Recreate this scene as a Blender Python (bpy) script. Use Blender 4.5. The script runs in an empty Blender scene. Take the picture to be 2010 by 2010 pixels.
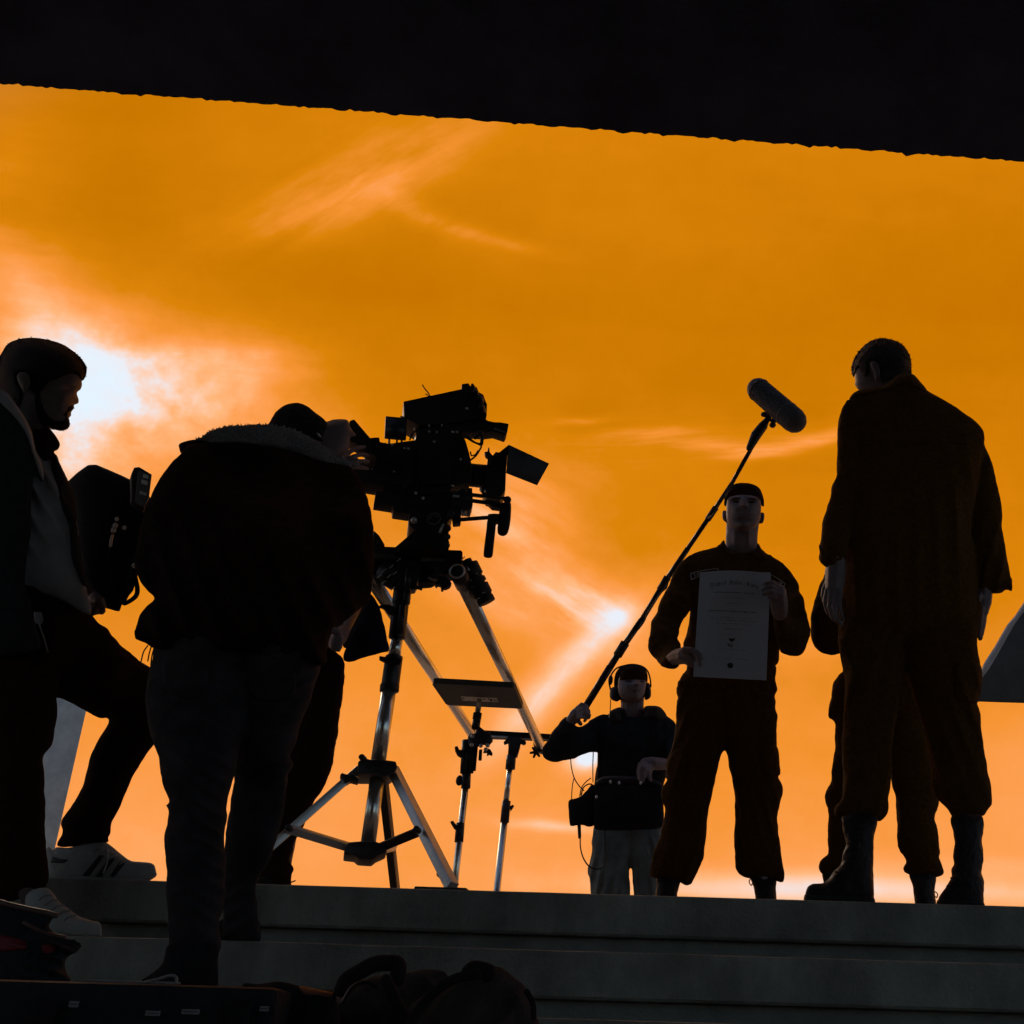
import bpy, bmesh, math, random
import numpy as np
from mathutils import Vector, Matrix, noise
from mathutils.geometry import delaunay_2d_cdt
random.seed(7); np.random.seed(7)
sc = bpy.context.scene
COL = sc.collection

# ------------------------------------------------------------------ camera
FPX, PPX, PPY, RES = 2170.0, 1400.0, 1005.0, 2010.0
TILT, ROLL = math.radians(28), math.radians(1.7)
EYE = np.array([0.0, 0.0, 1.0])
Fv = np.array([0, math.cos(TILT), math.sin(TILT)])
R0 = np.array([1.0, 0, 0]); U0 = np.cross(R0, Fv)
Rv = R0*math.cos(ROLL) + U0*math.sin(ROLL)
Uv = U0*math.cos(ROLL) - R0*math.sin(ROLL)
cam = bpy.data.cameras.new('camera')
cam.sensor_width = 36; cam.lens = FPX/RES*36
cam.shift_x = -(PPX-RES/2)/RES; cam.shift_y = 0
cam.clip_start = 0.05; cam.clip_end = 3000
camo = bpy.data.objects.new('camera', cam); COL.objects.link(camo)
m3 = Matrix((Vector(Rv), Vector(Uv), Vector(-Fv))).transposed()
camo.matrix_world = Matrix.Translation(Vector(EYE)) @ m3.to_4x4()
sc.camera = camo

def pix_dir(px, py):
    d = Fv*FPX + Rv*(px-PPX) - Uv*(py-PPY)
    return d/np.linalg.norm(d)

# ------------------------------------------------------------------ world
w = bpy.data.worlds.new('World'); sc.world = w; w.use_nodes = True
nt = w.node_tree; nt.nodes.clear()
def N(t, **k):
    n = nt.nodes.new(t)
    for a, b in k.items(): setattr(n, a, b)
    return n
def L(a, b): nt.links.new(a, b)
def M(op, a, b=None, c=None):
    n = N('ShaderNodeMath', operation=op)
    for i, v in enumerate((a, b, c)):
        if v is None: continue
        if isinstance(v, (int, float)): n.inputs[i].default_value = v
        else: L(v, n.inputs[i])
    return n.outputs[0]
def VD(v, vec):
    n = N('ShaderNodeVectorMath', operation='DOT_PRODUCT')
    L(v, n.inputs[0]); n.inputs[1].default_value = tuple(vec)
    return n.outputs['Value']
def SS(v, a, b):
    n = N('ShaderNodeMapRange', interpolation_type='SMOOTHSTEP')
    L(v, n.inputs['Value']); n.inputs['From Min'].default_value = a; n.inputs['From Max'].default_value = b
    return n.outputs['Result']
tc = N('ShaderNodeTexCoord'); D = tc.outputs['Generated']
def noise_of(vec, scale, detail=4, rough=0.55, mapping=None):
    src = vec
    if mapping is not None:
        mp = N('ShaderNodeMapping'); L(vec, mp.inputs['Vector'])
        mp.inputs['Rotation'].default_value = mapping[0]; mp.inputs['Scale'].default_value = mapping[1]
        src = mp.outputs[0]
    n = N('ShaderNodeTexNoise'); L(src, n.inputs['Vector'])
    n.inputs['Scale'].default_value = scale; n.inputs['Detail'].default_value = detail; n.inputs['Roughness'].default_value = rough
    return n
dn = noise_of(D, 4.0, 3, 0.6)
sub = N('ShaderNodeVectorMath', operation='SUBTRACT'); L(dn.outputs['Color'], sub.inputs[0]); sub.inputs[1].default_value = (.5, .5, .5)
scl = N('ShaderNodeVectorMath', operation='SCALE'); L(sub.outputs[0], scl.inputs[0]); scl.inputs['Scale'].default_value = 0.035
DD = N('ShaderNodeVectorMath', operation='ADD'); L(D, DD.inputs[0]); L(scl.outputs[0], DD.inputs[1]); DD = DD.outputs[0]
# position on a level cloud sheet far in front: u = x/y, v = z/y of the view direction
sx_ = N('ShaderNodeSeparateXYZ'); L(DD, sx_.inputs[0])
yy_ = M('MAXIMUM', sx_.outputs['Y'], 0.08)
Ucl, Vcl = M('DIVIDE', sx_.outputs['X'], yy_), M('DIVIDE', sx_.outputs['Z'], yy_)
def wisps(px, py, ang, along, across, lo, hi, detail=5, seed=0.0):
    """feathery cloud fibres drawn out along one direction"""
    c = pix_dir(px, py); a = math.radians(ang); c2 = pix_dir(px+math.cos(a)*6, py+math.sin(a)*6)
    du, dv = c2[0]/c2[1]-c[0]/c[1], c2[2]/c2[1]-c[2]/c[1]; q = math.hypot(du, dv); du /= q; dv /= q
    A_ = M('ADD', M('MULTIPLY', Ucl, du*along), M('MULTIPLY', Vcl, dv*along))
    B_ = M('ADD', M('MULTIPLY', Ucl, -dv*across), M('MULTIPLY', Vcl, du*across))
    cb = N('ShaderNodeCombineXYZ'); L(A_, cb.inputs[0]); L(B_, cb.inputs[1]); cb.inputs[2].default_value = seed
    n = N('ShaderNodeTexNoise'); L(cb.outputs[0], n.inputs['Vector']); n.inputs['Scale'].default_value = 1.0
    n.inputs['Detail'].default_value = detail; n.inputs['Roughness'].default_value = .6
    return SS(n.outputs['Fac'], lo, hi)
soft = noise_of(DD, 2.3, 2, 0.5).outputs['Fac']
mott = noise_of(DD, 34.0, 3, 0.65).outputs['Fac']
soft2 = noise_of(DD, 9.0, 2, 0.55).outputs['Fac']
def blob(px, py, ang, s1, s2, amp, warp=True):
    c = pix_dir(px, py); a = math.radians(ang)
    t1 = pix_dir(px+math.cos(a)*4, py+math.sin(a)*4)-c
    t1 -= c*np.dot(t1, c); t1 /= np.linalg.norm(t1); t2 = np.cross(c, t1)
    src = DD if warp else D
    x = VD(src, t1/(s1/FPX)); y = VD(src, t2/(s2/FPX))
    q = M('MULTIPLY_ADD', y, y, M('MULTIPLY', x, x))
    return M('EXPONENT', M('MULTIPLY_ADD', q, -1.0, math.log(amp)))
def total(lst):
    s = lst[0]
    for v in lst[1:]: s = M('ADD', s, v)
    return s
g_up = total([blob(600, 400, -20, 170, 50, .40), blob(745, 335, -36, 170, 62, .44), blob(860, 270, -40, 100, 40, .24), blob(830, 420, 26, 110, 26, .38), blob(960, 462, 14, 120, 15, .38), blob(620, 350, -16, 300, 110, .18)])
g_mid = total([blob(1270, 858, -4, 110, 20, .62), blob(1440, 885, 4, 130, 16, .62), blob(1580, 868, -14, 110, 16, .50), blob(1150, 830, -6, 60, 9, .40), blob(1420, 860, -6, 300, 60, .22)])
g_cen = total([blob(1010, 1010, -30, 150, 70, .40), blob(1060, 1110, 38, 200, 90, .42), blob(1150, 1190, 22, 130, 46, .34), blob(960, 950, -50, 150, 50, .26), blob(990, 1190, 24, 170, 46, .28)])
g_dia = total([blob(1135, 1300, -44, 170, 46, .50), blob(1050, 1400, -44, 130, 36, .32), blob(1270, 1180, -50, 90, 34, .16)])
g_low = total([blob(1560, 1270, -6, 260, 40, .30), blob(1090, 1625, 12, 90, 11, .40), blob(330, 700, 8, 220, 50, .20), blob(500, 690, 20, 130, 70, .30), blob(30, 520, 80, 260, 90, .34), blob(1800, 880, -12, 240, 80, .16)])
w1 = wisps(700, 360, -30, 4.2, 13, .20, .92, seed=1.0); w2 = wisps(1400, 870, -4, 3.0, 26, .30, .75, seed=4.3)
w3 = wisps(1060, 1110, 32, 6.0, 24, .20, .90, seed=7.7); w4 = wisps(1130, 1310, -45, 5.0, 13, .20, .90, seed=2.2)
w5 = wisps(600, 700, 6, 2.2, 10, .30, .75, seed=9.1)
Lc = total([M('MULTIPLY', g_up, M('MULTIPLY_ADD', w1, .95, .16)), M('MULTIPLY', g_mid, M('MULTIPLY_ADD', w2, 1.0, .16)), M('MULTIPLY', g_cen, M('MULTIPLY_ADD', w3, .95, .12)),
            M('MULTIPLY', g_dia, M('MULTIPLY_ADD', w4, .85, .30)), M('MULTIPLY', g_low, M('MULTIPLY_ADD', w5, .8, .35)), M('MULTIPLY', M('SUBTRACT', w5, .5), .07)])
glow = total([
    blob(228, 742, 20, 98, 84, .54), blob(150, 875, 80, 120, 78, .66), blob(350, 780, 22, 220, 120, .24), blob(280, 775, 24, 310, 160, .46), blob(1090, 1110, 30, 330, 190, .13),
    blob(1224, 1213, -42, 34, 27, .12), blob(1156, 1490, -30, 40, 28, .72), blob(1210, 1230, 0, 130, 80, .05)])
hor = total([blob(1700, 1740, 2, 420, 26, .34, False), blob(1450, 1755, 2, 300, 22, .22, False), blob(1950, 1700, 2, 260, 20, .14, False)])
sep = N('ShaderNodeSeparateXYZ'); L(D, sep.inputs[0]); el = sep.outputs['Z']
mr = N('ShaderNodeMapRange', interpolation_type='SMOOTHSTEP'); L(el, mr.inputs['Value'])
for k, v in (('From Min', .62), ('From Max', .12), ('To Min', 0.0), ('To Max', .66)): mr.inputs[k].default_value = v
basel = mr.outputs['Result']
top = N('ShaderNodeMapRange', interpolation_type='SMOOTHSTEP'); L(el, top.inputs['Value'])
for k, v in (('From Min', .60), ('From Max', .76), ('To Min', 0.0), ('To Max', .18)): top.inputs[k].default_value = v
glow = M('MULTIPLY', glow, M('MULTIPLY_ADD', soft2, 1.0, M('MULTIPLY_ADD', mott, .7, .15)))
Lsum = total([M('MULTIPLY', M('SUBTRACT', soft2, .5), .16), M('MULTIPLY', M('SUBTRACT', mott, .5), .13), basel, top.outputs['Result'], M('MULTIPLY', M('SUBTRACT', soft, .5), .40), Lc, glow, hor])
ramp = N('ShaderNodeValToRGB'); L(M('DIVIDE', M('ADD', Lsum, .2), 1.6), ramp.inputs[0])
els = ramp.color_ramp.elements
stops = [(-.2, (.53, .155, .0)), (0.0, (.585, .185, .0)), (.25, (.72, .228, .003)), (.5, (.92, .298, .034)), (.68, (1.0, .36, .095)),
         (.85, (1.0, .48, .21)), (1.0, (1.0, .63, .45)), (1.18, (.84, .86, .93)), (1.4, (.78, .90, 1.0))]
while len(els) < len(stops): els.new(0.5)
for e, (p, c) in zip(els, stops): e.position = (p+.2)/1.6; e.color = (*c, 1)
# the half of the sky away from the glow is ordinary dim cool sky
SUND = pix_dir(210, 760); SUN_EL = math.asin(SUND[2]); SUN_AZ = math.atan2(SUND[0], SUND[1])
sky = N('ShaderNodeTexSky', sky_type='NISHITA'); sky.sun_disc = False
sky.sun_elevation = SUN_EL; sky.sun_rotation = SUN_AZ; sky.air_density = 1.0; sky.dust_density = 2.0
skm = N('ShaderNodeVectorMath', operation='SCALE'); L(sky.outputs[0], skm.inputs[0]); skm.inputs['Scale'].default_value = 0.10
mix = N('ShaderNodeMix', data_type='RGBA')
L(SS(sep.outputs['Y'], 0.05, 0.60), mix.inputs['Factor'])
L(skm.outputs[0], mix.inputs['A']); L(ramp.outputs[0], mix.inputs['B'])
bg = N('ShaderNodeBackground'); L(mix.outputs['Result'], bg.inputs[0]); bg.inputs[1].default_value = 1.0
w.cycles.sampling_method = 'NONE'
sc.cycles.max_bounces = 3; sc.cycles.diffuse_bounces = 2; sc.cycles.glossy_bounces = 2; sc.cycles.adaptive_threshold = 0.03; sc.cycles.adaptive_min_samples = 16
wo = N('ShaderNodeOutputWorld'); L(bg.outputs[0], wo.inputs[0])

# ------------------------------------------------------------------ sun behind thin cloud
sl = bpy.data.lights.new('sun', 'SUN'); sl.energy = 0.5; sl.angle = math.radians(12); sl.color = (1, .8, .6)
so = bpy.data.objects.new('sun', sl); COL.objects.link(so)
so.rotation_euler = Vector(SUND).to_track_quat('Z', 'Y').to_euler(); so.location = (-6, 20, 14)
sc.view_settings.view_transform = 'Standard'; sc.view_settings.look = 'None'
sc.view_settings.exposure = 0; sc.view_settings.gamma = 1; sc.view_settings.use_curve_mapping = False

# ------------------------------------------------------------------ geometry helpers
def at(px, py, Y):
    """the point of the place at distance Y in front of the photographer that the photo shows at a pixel"""
    d = Fv*FPX + Rv*(px-PPX) - Uv*(py-PPY)
    return EYE + d*(Y/d[1])
def at_np(px, py, Y):
    d = Fv[None]*FPX + Rv[None]*(px-PPX)[:, None] - Uv[None]*(py-PPY)[:, None]
    return EYE[None] + d*(Y/d[:, 1])[:, None]
def mpp(P):                                         # metres per photo pixel at a point
    return float(np.dot(np.asarray(P)-EYE, Fv))/FPX
def crop(x0, y0, s):
    def f(pts):
        return [(x0+p[0]/s, y0+p[1]/s)+tuple(p[2:]) for p in pts]
    return f
A = crop(0, 640, 3.22); B = crop(0, 1200, 2.385); C = crop(240, 760, 3.578); Dc = crop(240, 1240, 2.611)
E = crop(640, 730, 4.2); Q = crop(520, 1050, 2.721); G = crop(0, 1650, 1.756); H = crop(1040, 1280, 3.864)
I = crop(1240, 920, 4.39); J = crop(1240, 1320, 4.2); K = crop(1560, 640, 3.22); Lk = crop(1560, 1200, 3.22)
Mm = crop(1100, 720, 2.76); S = crop(80, 1620, 7.728); T2 = crop(820, 1300, 6.9); T3 = crop(700, 1060, 6.9)

def catmull(pts, step):
    P = np.array([p[:2] for p in pts], float); n = len(P); out = []
    for i in range(n):
        p0, p1, p2, p3 = P[(i-1) % n], P[i], P[(i+1) % n], P[(i+2) % n]
        k = max(1, int(np.linalg.norm(p2-p1)/step))
        # limit tangents so that corners do not overshoot
        l = np.linalg.norm(p2-p1)
        m1 = (p2-p0)*.5; m2 = (p3-p1)*.5
        for m in (m1, m2):
            q = np.linalg.norm(m)
            if q > l: m *= l/q
        for j in range(k):
            t = j/k; t2 = t*t; t3 = t2*t
            out.append((2*t3-3*t2+1)*p1+(t3-2*t2+t)*m1+(-2*t3+3*t2)*p2+(t3-t2)*m2)
    return np.array(out)
def densify(pts, step):
    P = np.array([p[:2] for p in pts], float); n = len(P); out = []
    for i in range(n):
        a, b = P[i], P[(i+1) % n]; k = max(1, int(np.linalg.norm(b-a)/step))
        for j in range(k): out.append(a+(b-a)*j/k)
    return np.array(out)
def inside(poly, x, y):
    r = np.zeros(x.shape, bool); n = len(poly); j = n-1
    for i in range(n):
        xi, yi = poly[i]; xj, yj = poly[j]
        if yi != yj:
            c = ((yi > y) != (yj > y)) & (x < (xj-xi)*(y-yi)/(yj-yi)+xi)
            r ^= c
        j = i
    return r
def depth_of(Yc, px, py):
    if isinstance(Yc, (int, float)): return np.full(px.shape, float(Yc))
    c = np.array(Yc, float)
    d2 = (px[:, None]-c[None, :, 0])**2+(py[:, None]-c[None, :, 1])**2+25.0
    wt = 1/d2**1.3
    return (wt*c[None, :, 2]).sum(1)/wt.sum(1)

class Field:
    """an outline with its own distance, filled out to a rounded body (elliptic cross-sections)"""
    def __init__(s, pts, Y, k=.6, kb=1.0, g=None, bumps=(), smooth=True, cap=None, fold=None):
        s.fold = fold
        P = [p[:2] for p in pts]; s.Y = Y; s.k = k; s.kb = kb; s.bumps = bumps; s.cap = cap
        arr = np.array(P, float); ext = (arr.max(0)-arr.min(0)).max()
        s.g = g or max(1.6, min(5.0, ext/60))
        s.poly = catmull(P, s.g) if smooth else densify(P, s.g)
        lo = s.poly.min(0)-2*s.g; hi = s.poly.max(0)+2*s.g
        s.lo = lo; nx, ny = (np.ceil((hi-lo)/s.g).astype(int)+1)
        gx, gy = np.meshgrid(lo[0]+np.arange(nx)*s.g, lo[1]+np.arange(ny)*s.g)
        s.gx, s.gy = gx, gy; mask = inside(s.poly, gx, gy); s.mask = mask
        u = np.zeros(mask.shape); hw = max(3, min(nx, ny)/2)
        om = 2/(1+math.sin(math.pi/(2*hw)))
        red = ((np.add.outer(np.arange(ny), np.arange(nx))) % 2 == 0)
        mr_, mb_ = mask & red, mask & ~red
        for _ in range(int(hw*3)+30):
            for mk in (mr_, mb_):
                nb = np.zeros_like(u); nb[1:-1, 1:-1] = (u[:-2, 1:-1]+u[2:, 1:-1]+u[1:-1, :-2]+u[1:-1, 2:])
                new = (nb+4*s.g*s.g)/4
                u[mk] += om*(new[mk]-u[mk])
        s.u = np.maximum(u, 0)
    def height(s, px, py):                         # in photo pixels
        fx = np.clip((px-s.lo[0])/s.g, 0, s.u.shape[1]-1.001); fy = np.clip((py-s.lo[1])/s.g, 0, s.u.shape[0]-1.001)
        ix = fx.astype(int); iy = fy.astype(int); ax = fx-ix; ay = fy-iy
        U = s.u
        v = (U[iy, ix]*(1-ax)+U[iy, ix+1]*ax)*(1-ay)+(U[iy+1, ix]*(1-ax)+U[iy+1, ix+1]*ax)*ay
        h = s.k*np.sqrt(np.maximum(v, 0))
        return h
    def scale_at(s):
        c = s.poly.mean(0); Y = float(depth_of(s.Y, np.array([c[0]]), np.array([c[1]]))[0])
        return mpp(at(c[0], c[1], Y))
    def hm(s, px, py):
        h = s.height(px, py)*s.scale_at()
        if s.cap: h = s.cap*np.tanh(h/s.cap)
        return h
    def front(s, px, py):
        h = s.hm(px, py); f = h.copy(); edge = np.minimum(1, h/(0.012))
        for (bx, by, sx, sy, am) in s.bumps:
            f += am*np.exp(-((px-bx)/sx)**2-((py-by)/sy)**2)*edge
        if s.fold:
            am, an, wl = s.fold; ca, sa = math.cos(math.radians(an)), math.sin(math.radians(an))
            a = px*ca+py*sa; c = -px*sa+py*ca
            ph = c/wl*2*math.pi+1.5*np.sin(a/(wl*2.3)+.7)+.9*np.sin((a*.6+c*.9)/(wl*3.1)+2)
            r = (.5+.5*np.sin(ph))**2.2*(.5+.5*np.sin(a/(wl*1.7)+1.4*np.sin(c/(wl*2.7))+.4))
            f = f+am*(r-.22)*edge
        return f, h*s.kb
    def tri(s, poly, g):
        lo, hi = poly.min(0), poly.max(0)
        gx, gy = np.meshgrid(np.arange(lo[0]+g/2, hi[0], g), np.arange(lo[1]+g/2, hi[1], g))
        gx[1::2] += g*.5
        mk = inside(poly, gx, gy); px, py = gx[mk], gy[mk]
        # keep interior samples off the outline
        keep = np.ones(len(px), bool)
        for a in range(0, len(px), 4000):
            d = ((px[a:a+4000, None]-poly[None, :, 0])**2+(py[a:a+4000, None]-poly[None, :, 1])**2).min(1)
            keep[a:a+4000] = d > (g*.45)**2
        px, py = px[keep], py[keep]; n = len(poly)
        vs = [Vector(p) for p in poly]+[Vector((a, b)) for a, b in zip(px, py)]
        r = delaunay_2d_cdt(vs, [(i, (i+1) % n) for i in range(n)], [], 1, 1e-4)
        V = np.array([tuple(v) for v in r[0]]); F = [tuple(f) for f in r[2]]
        return V, F
    def solid(s):
        V, F = s.tri(s.poly, s.g)
        f, b = s.front(V[:, 0], V[:, 1])
        return s.sheets(V, F, f, b)
    def sheets(s, V, F, f, b):
        Y = depth_of(s.Y, V[:, 0], V[:, 1])
        A1 = at_np(V[:, 0], V[:, 1], Y-f); A2 = at_np(V[:, 0], V[:, 1], Y+b); n = len(V)
        cnt = {}
        for t in F:
            for i in range(3):
                e = (t[i], t[(i+1) % 3]); cnt[e] = 1
        faces = [tuple(t) for t in F]+[tuple(n+i for i in reversed(t)) for t in F]
        for (i, j) in cnt:
            if (j, i) not in cnt: faces.append((j, i, n+i, n+j))
        return np.vstack([A1, A2]), faces
    def overlay(s, pts, extra, back=True, smooth=True, ramp=8.0, g=None, under=.5):
        """a layer (hair, collar, pocket) lying on this body, extra metres proud of it"""
        g = g or s.g
        poly = catmull(pts, g) if smooth else densify(pts, g)
        V, F = s.tri(poly, g); px, py = V[:, 0], V[:, 1]
        f, b = s.front(px, py)
        d = np.sqrt(np.array([((p[0]-poly[:, 0])**2+(p[1]-poly[:, 1])**2).min() for p in V]))
        ex = extra*np.sqrt(np.clip(d/ramp, 0, 1))
        if back: return s.sheets(V, F, f+ex, b+ex)
        return s.sheets(V, F, f+ex+.0005, -f*under)
def tube(pts, n=10, metres=True):
    """pts: (px, py, Y, radius m)"""
    P = [at(p[0], p[1], p[2]) for p in pts]; r = [p[3] if n != 10 else (p[3]*.36 if p[3] > .05 else p[3]*.5) for p in pts]
    return tube3(P, r, n)
def tube3(P, r, n=10, caps=True):
    P = [np.asarray(p, float) for p in P]
    if isinstance(r, (int, float)): r = [r]*len(P)
    t0 = P[1]-P[0]; t0 /= np.linalg.norm(t0); t1 = P[-1]-P[-2]; t1 /= np.linalg.norm(t1)
    if caps == True:
        Pn, rn = [], []
        for a, q in ((-.95, .3), (-.7, .7), (-.35, .93)): Pn.append(P[0]+t0*a*r[0]); rn.append(q*r[0])
        Pn += P; rn += list(r)
        for a, q in ((.35, .93), (.7, .7), (.95, .3)): Pn.append(P[-1]+t1*a*r[-1]); rn.append(q*r[-1])
        P, r = Pn, rn
    V = []; up = np.array([.13, .2, .97])
    X = None
    for i in range(len(P)):
        t = P[min(i+1, len(P)-1)]-P[max(i-1, 0)]; t = t/(np.linalg.norm(t)+1e-9)
        if X is None:
            X = np.cross(t, up if abs(np.dot(t, up)) < .9 else np.array([1., 0, 0]))
        X = X-t*np.dot(X, t); X /= np.linalg.norm(X); Yx = np.cross(t, X)
        for j in range(n):
            a = 2*math.pi*j/n; V.append(P[i]+r[i]*(math.cos(a)*X+math.sin(a)*Yx))
    F = []
    for i in range(len(P)-1):
        for j in range(n):
            F.append((i*n+j, i*n+(j+1) % n, (i+1)*n+(j+1) % n, (i+1)*n+j))
    F.append(tuple(reversed(range(n)))); F.append(tuple((len(P)-1)*n+j for j in range(n)))
    return np.array(V), F
def curve3(P, k=6):
    """smooth open curve through points"""
    P = [np.asarray(p, float) for p in P]; Qp = [2*P[0]-P[1]]+P+[2*P[-1]-P[-2]]; out = []
    for i in range(1, len(Qp)-2):
        for j in range(k):
            t = j/k; a, b, c, d = Qp[i-1:i+3]
            out.append(.5*((2*b)+(c-a)*t+(2*a-5*b+4*c-d)*t*t+(3*b-a-3*c+d)*t**3))
    out.append(P[-1]); return out
def ellipsoid(c, rx, ry, rz, n=14):
    V = []; F = []; m = n//2+1
    for i in range(m+1):
        th = math.pi*i/m
        for j in range(n):
            a = 2*math.pi*j/n; V.append((c[0]+rx*math.sin(th)*math.cos(a), c[1]+ry*math.sin(th)*math.sin(a), c[2]+rz*math.cos(th)))
    for i in range(m):
        for j in range(n): F.append((i*n+j, (i+1)*n+j, (i+1)*n+(j+1) % n, i*n+(j+1) % n))
    return np.array(V), F
def joined(parts):
    V = []; F = []; o = 0
    for v, f in parts:
        V.append(np.asarray(v)); F += [tuple(i+o for i in t) for t in f]; o += len(v)
    return np.vstack(V), F
def obj(name, data, mat, parent=None, smooth=True, weld=True, bevel=0, angle=None):
    V, F = data
    me = bpy.data.meshes.new(name); me.from_pydata([tuple(v) for v in V], [], [tuple(f) for f in F])
    bm = bmesh.new(); bm.from_mesh(me)
    if weld: bmesh.ops.remove_doubles(bm, verts=bm.verts, dist=2e-5)
    bmesh.ops.recalc_face_normals(bm, faces=bm.faces)
    if bevel:
        es = [e for e in bm.edges if e.is_manifold and e.calc_face_angle(0) > .6]
        bmesh.ops.bevel(bm, geom=es, offset=bevel, segments=2, affect='EDGES', profile=.6, clamp_overlap=True)
    bm.to_mesh(me); bm.free()
    if smooth:
        me.polygons.foreach_set('use_smooth', [True]*len(me.polygons))
        if angle or bevel: me.set_sharp_from_angle(angle=angle or .7)
    me.materials.append(mat)
    o = bpy.data.objects.new(name, me); COL.objects.link(o)
    if parent is not None: put(o, parent)
    return o
def world_base(o):
    v = Vector(o.get('_b', (0, 0, 0)))
    return v
def put(o, parent):
    o.parent = parent; o.matrix_parent_inverse = Matrix.Identity(4)
    p = parent; off = Vector((0, 0, 0))
    while p is not None:
        off += p.location; p = p.parent
    o.location = -off
def thing(name, label, cat, loc, group=None, kind=None):
    o = bpy.data.objects.new(name, None); COL.objects.link(o); o.location = tuple(loc); o.empty_display_size = .1
    tag(o, label, cat, group, kind); return o
def tag(o, label=None, cat=None, group=None, kind=None):
    for k, v in (('label', label), ('category', cat), ('group', group), ('kind', kind)):
        if v: o[k] = v
    return o
TEX = {}
def cloud_tex_of(size):
    if size not in TEX:
        t = bpy.data.textures.new('folds', 'CLOUDS'); t.noise_scale = size; t.noise_depth = 2; TEX[size] = t
    return TEX[size]
def remesh(name, parts, mat, parent, voxel=.006, sm=2, disp=0.0, dsize=.07):
    V, F = joined(parts)
    me = bpy.data.meshes.new(name); me.from_pydata([tuple(v) for v in V], [], F)
    bm = bmesh.new(); bm.from_mesh(me); bmesh.ops.remove_doubles(bm, verts=bm.verts, dist=2e-5)
    bmesh.ops.recalc_face_normals(bm, faces=bm.faces); bm.to_mesh(me); bm.free()
    o = bpy.data.objects.new(name, me); COL.objects.link(o)
    md = o.modifiers.new('r', 'REMESH'); md.mode = 'VOXEL'; md.voxel_size = voxel; md.use_smooth_shade = True
    if sm:
        md = o.modifiers.new('s', 'SMOOTH'); md.factor = .5; md.iterations = sm
    if disp:
        md = o.modifiers.new('d', 'DISPLACE'); md.texture = cloud_tex_of(dsize); md.strength = disp; md.mid_level = .5; md.texture_coords = 'GLOBAL'
    dg = bpy.context.evaluated_depsgraph_get()
    nm = bpy.data.meshes.new_from_object(o.evaluated_get(dg), depsgraph=dg)
    o.modifiers.clear(); o.data = nm; nm.name = name; bpy.data.meshes.remove(me)
    nm.polygons.foreach_set('use_smooth', [True]*len(nm.polygons))
    nm.materials.clear(); nm.materials.append(mat)
    if parent is not None: put(o, parent)
    return o
def prism(poly, Y, d, tilt=0.0):
    """straight block: outline at distance Y, d metres deep along the viewing floor direction"""
    n = len(poly); a = [at(p[0], p[1], Y if len(p) < 3 else p[2]) for p in poly]
    m_ = np.mean(a, 0)-EYE; u_ = np.array([m_[0], m_[1], 0]); u_ = u_/np.linalg.norm(u_)*d   # depth runs square to the front face
    b = [v+u_ for v in a]
    return np.array(a+b), [tuple(range(n)), tuple(reversed(range(n, 2*n)))]+[(i, n+i, n+(i+1) % n, (i+1) % n) for i in range(n)]
def cyl(p0, p1, w, w1=None, n=20):
    """p = (px, py, Y); w = width in photo pixels"""
    a, b = at(*p0), at(*p1); r0 = w*mpp(a)/2; r1 = (w1 if w1 else w)*mpp(b)/2
    if w1 is None: r1 = r0
    return tube3([a, b], [r0, r1], n, caps=False)
def cyl3(a, b, r, n=20): return tube3([a, b], [r, r], n, caps=False)
def box3(c, sx, sy, sz, rot=None):
    V = np.array([(x*sx/2, y*sy/2, z*sz/2) for x in (-1, 1) for y in (-1, 1) for z in (-1, 1)])
    if rot is not None: V = V @ np.array(rot).T
    return V+np.asarray(c), [(0, 1, 3, 2), (4, 6, 7, 5), (0, 4, 5, 1), (2, 3, 7, 6), (0, 2, 6, 4), (1, 5, 7, 3)]
def cable(name, pts, r, mat, parent=None, k=6):
    return obj(name, tube3(curve3([at(*p) for p in pts], k), r, 6), mat, parent)

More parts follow.
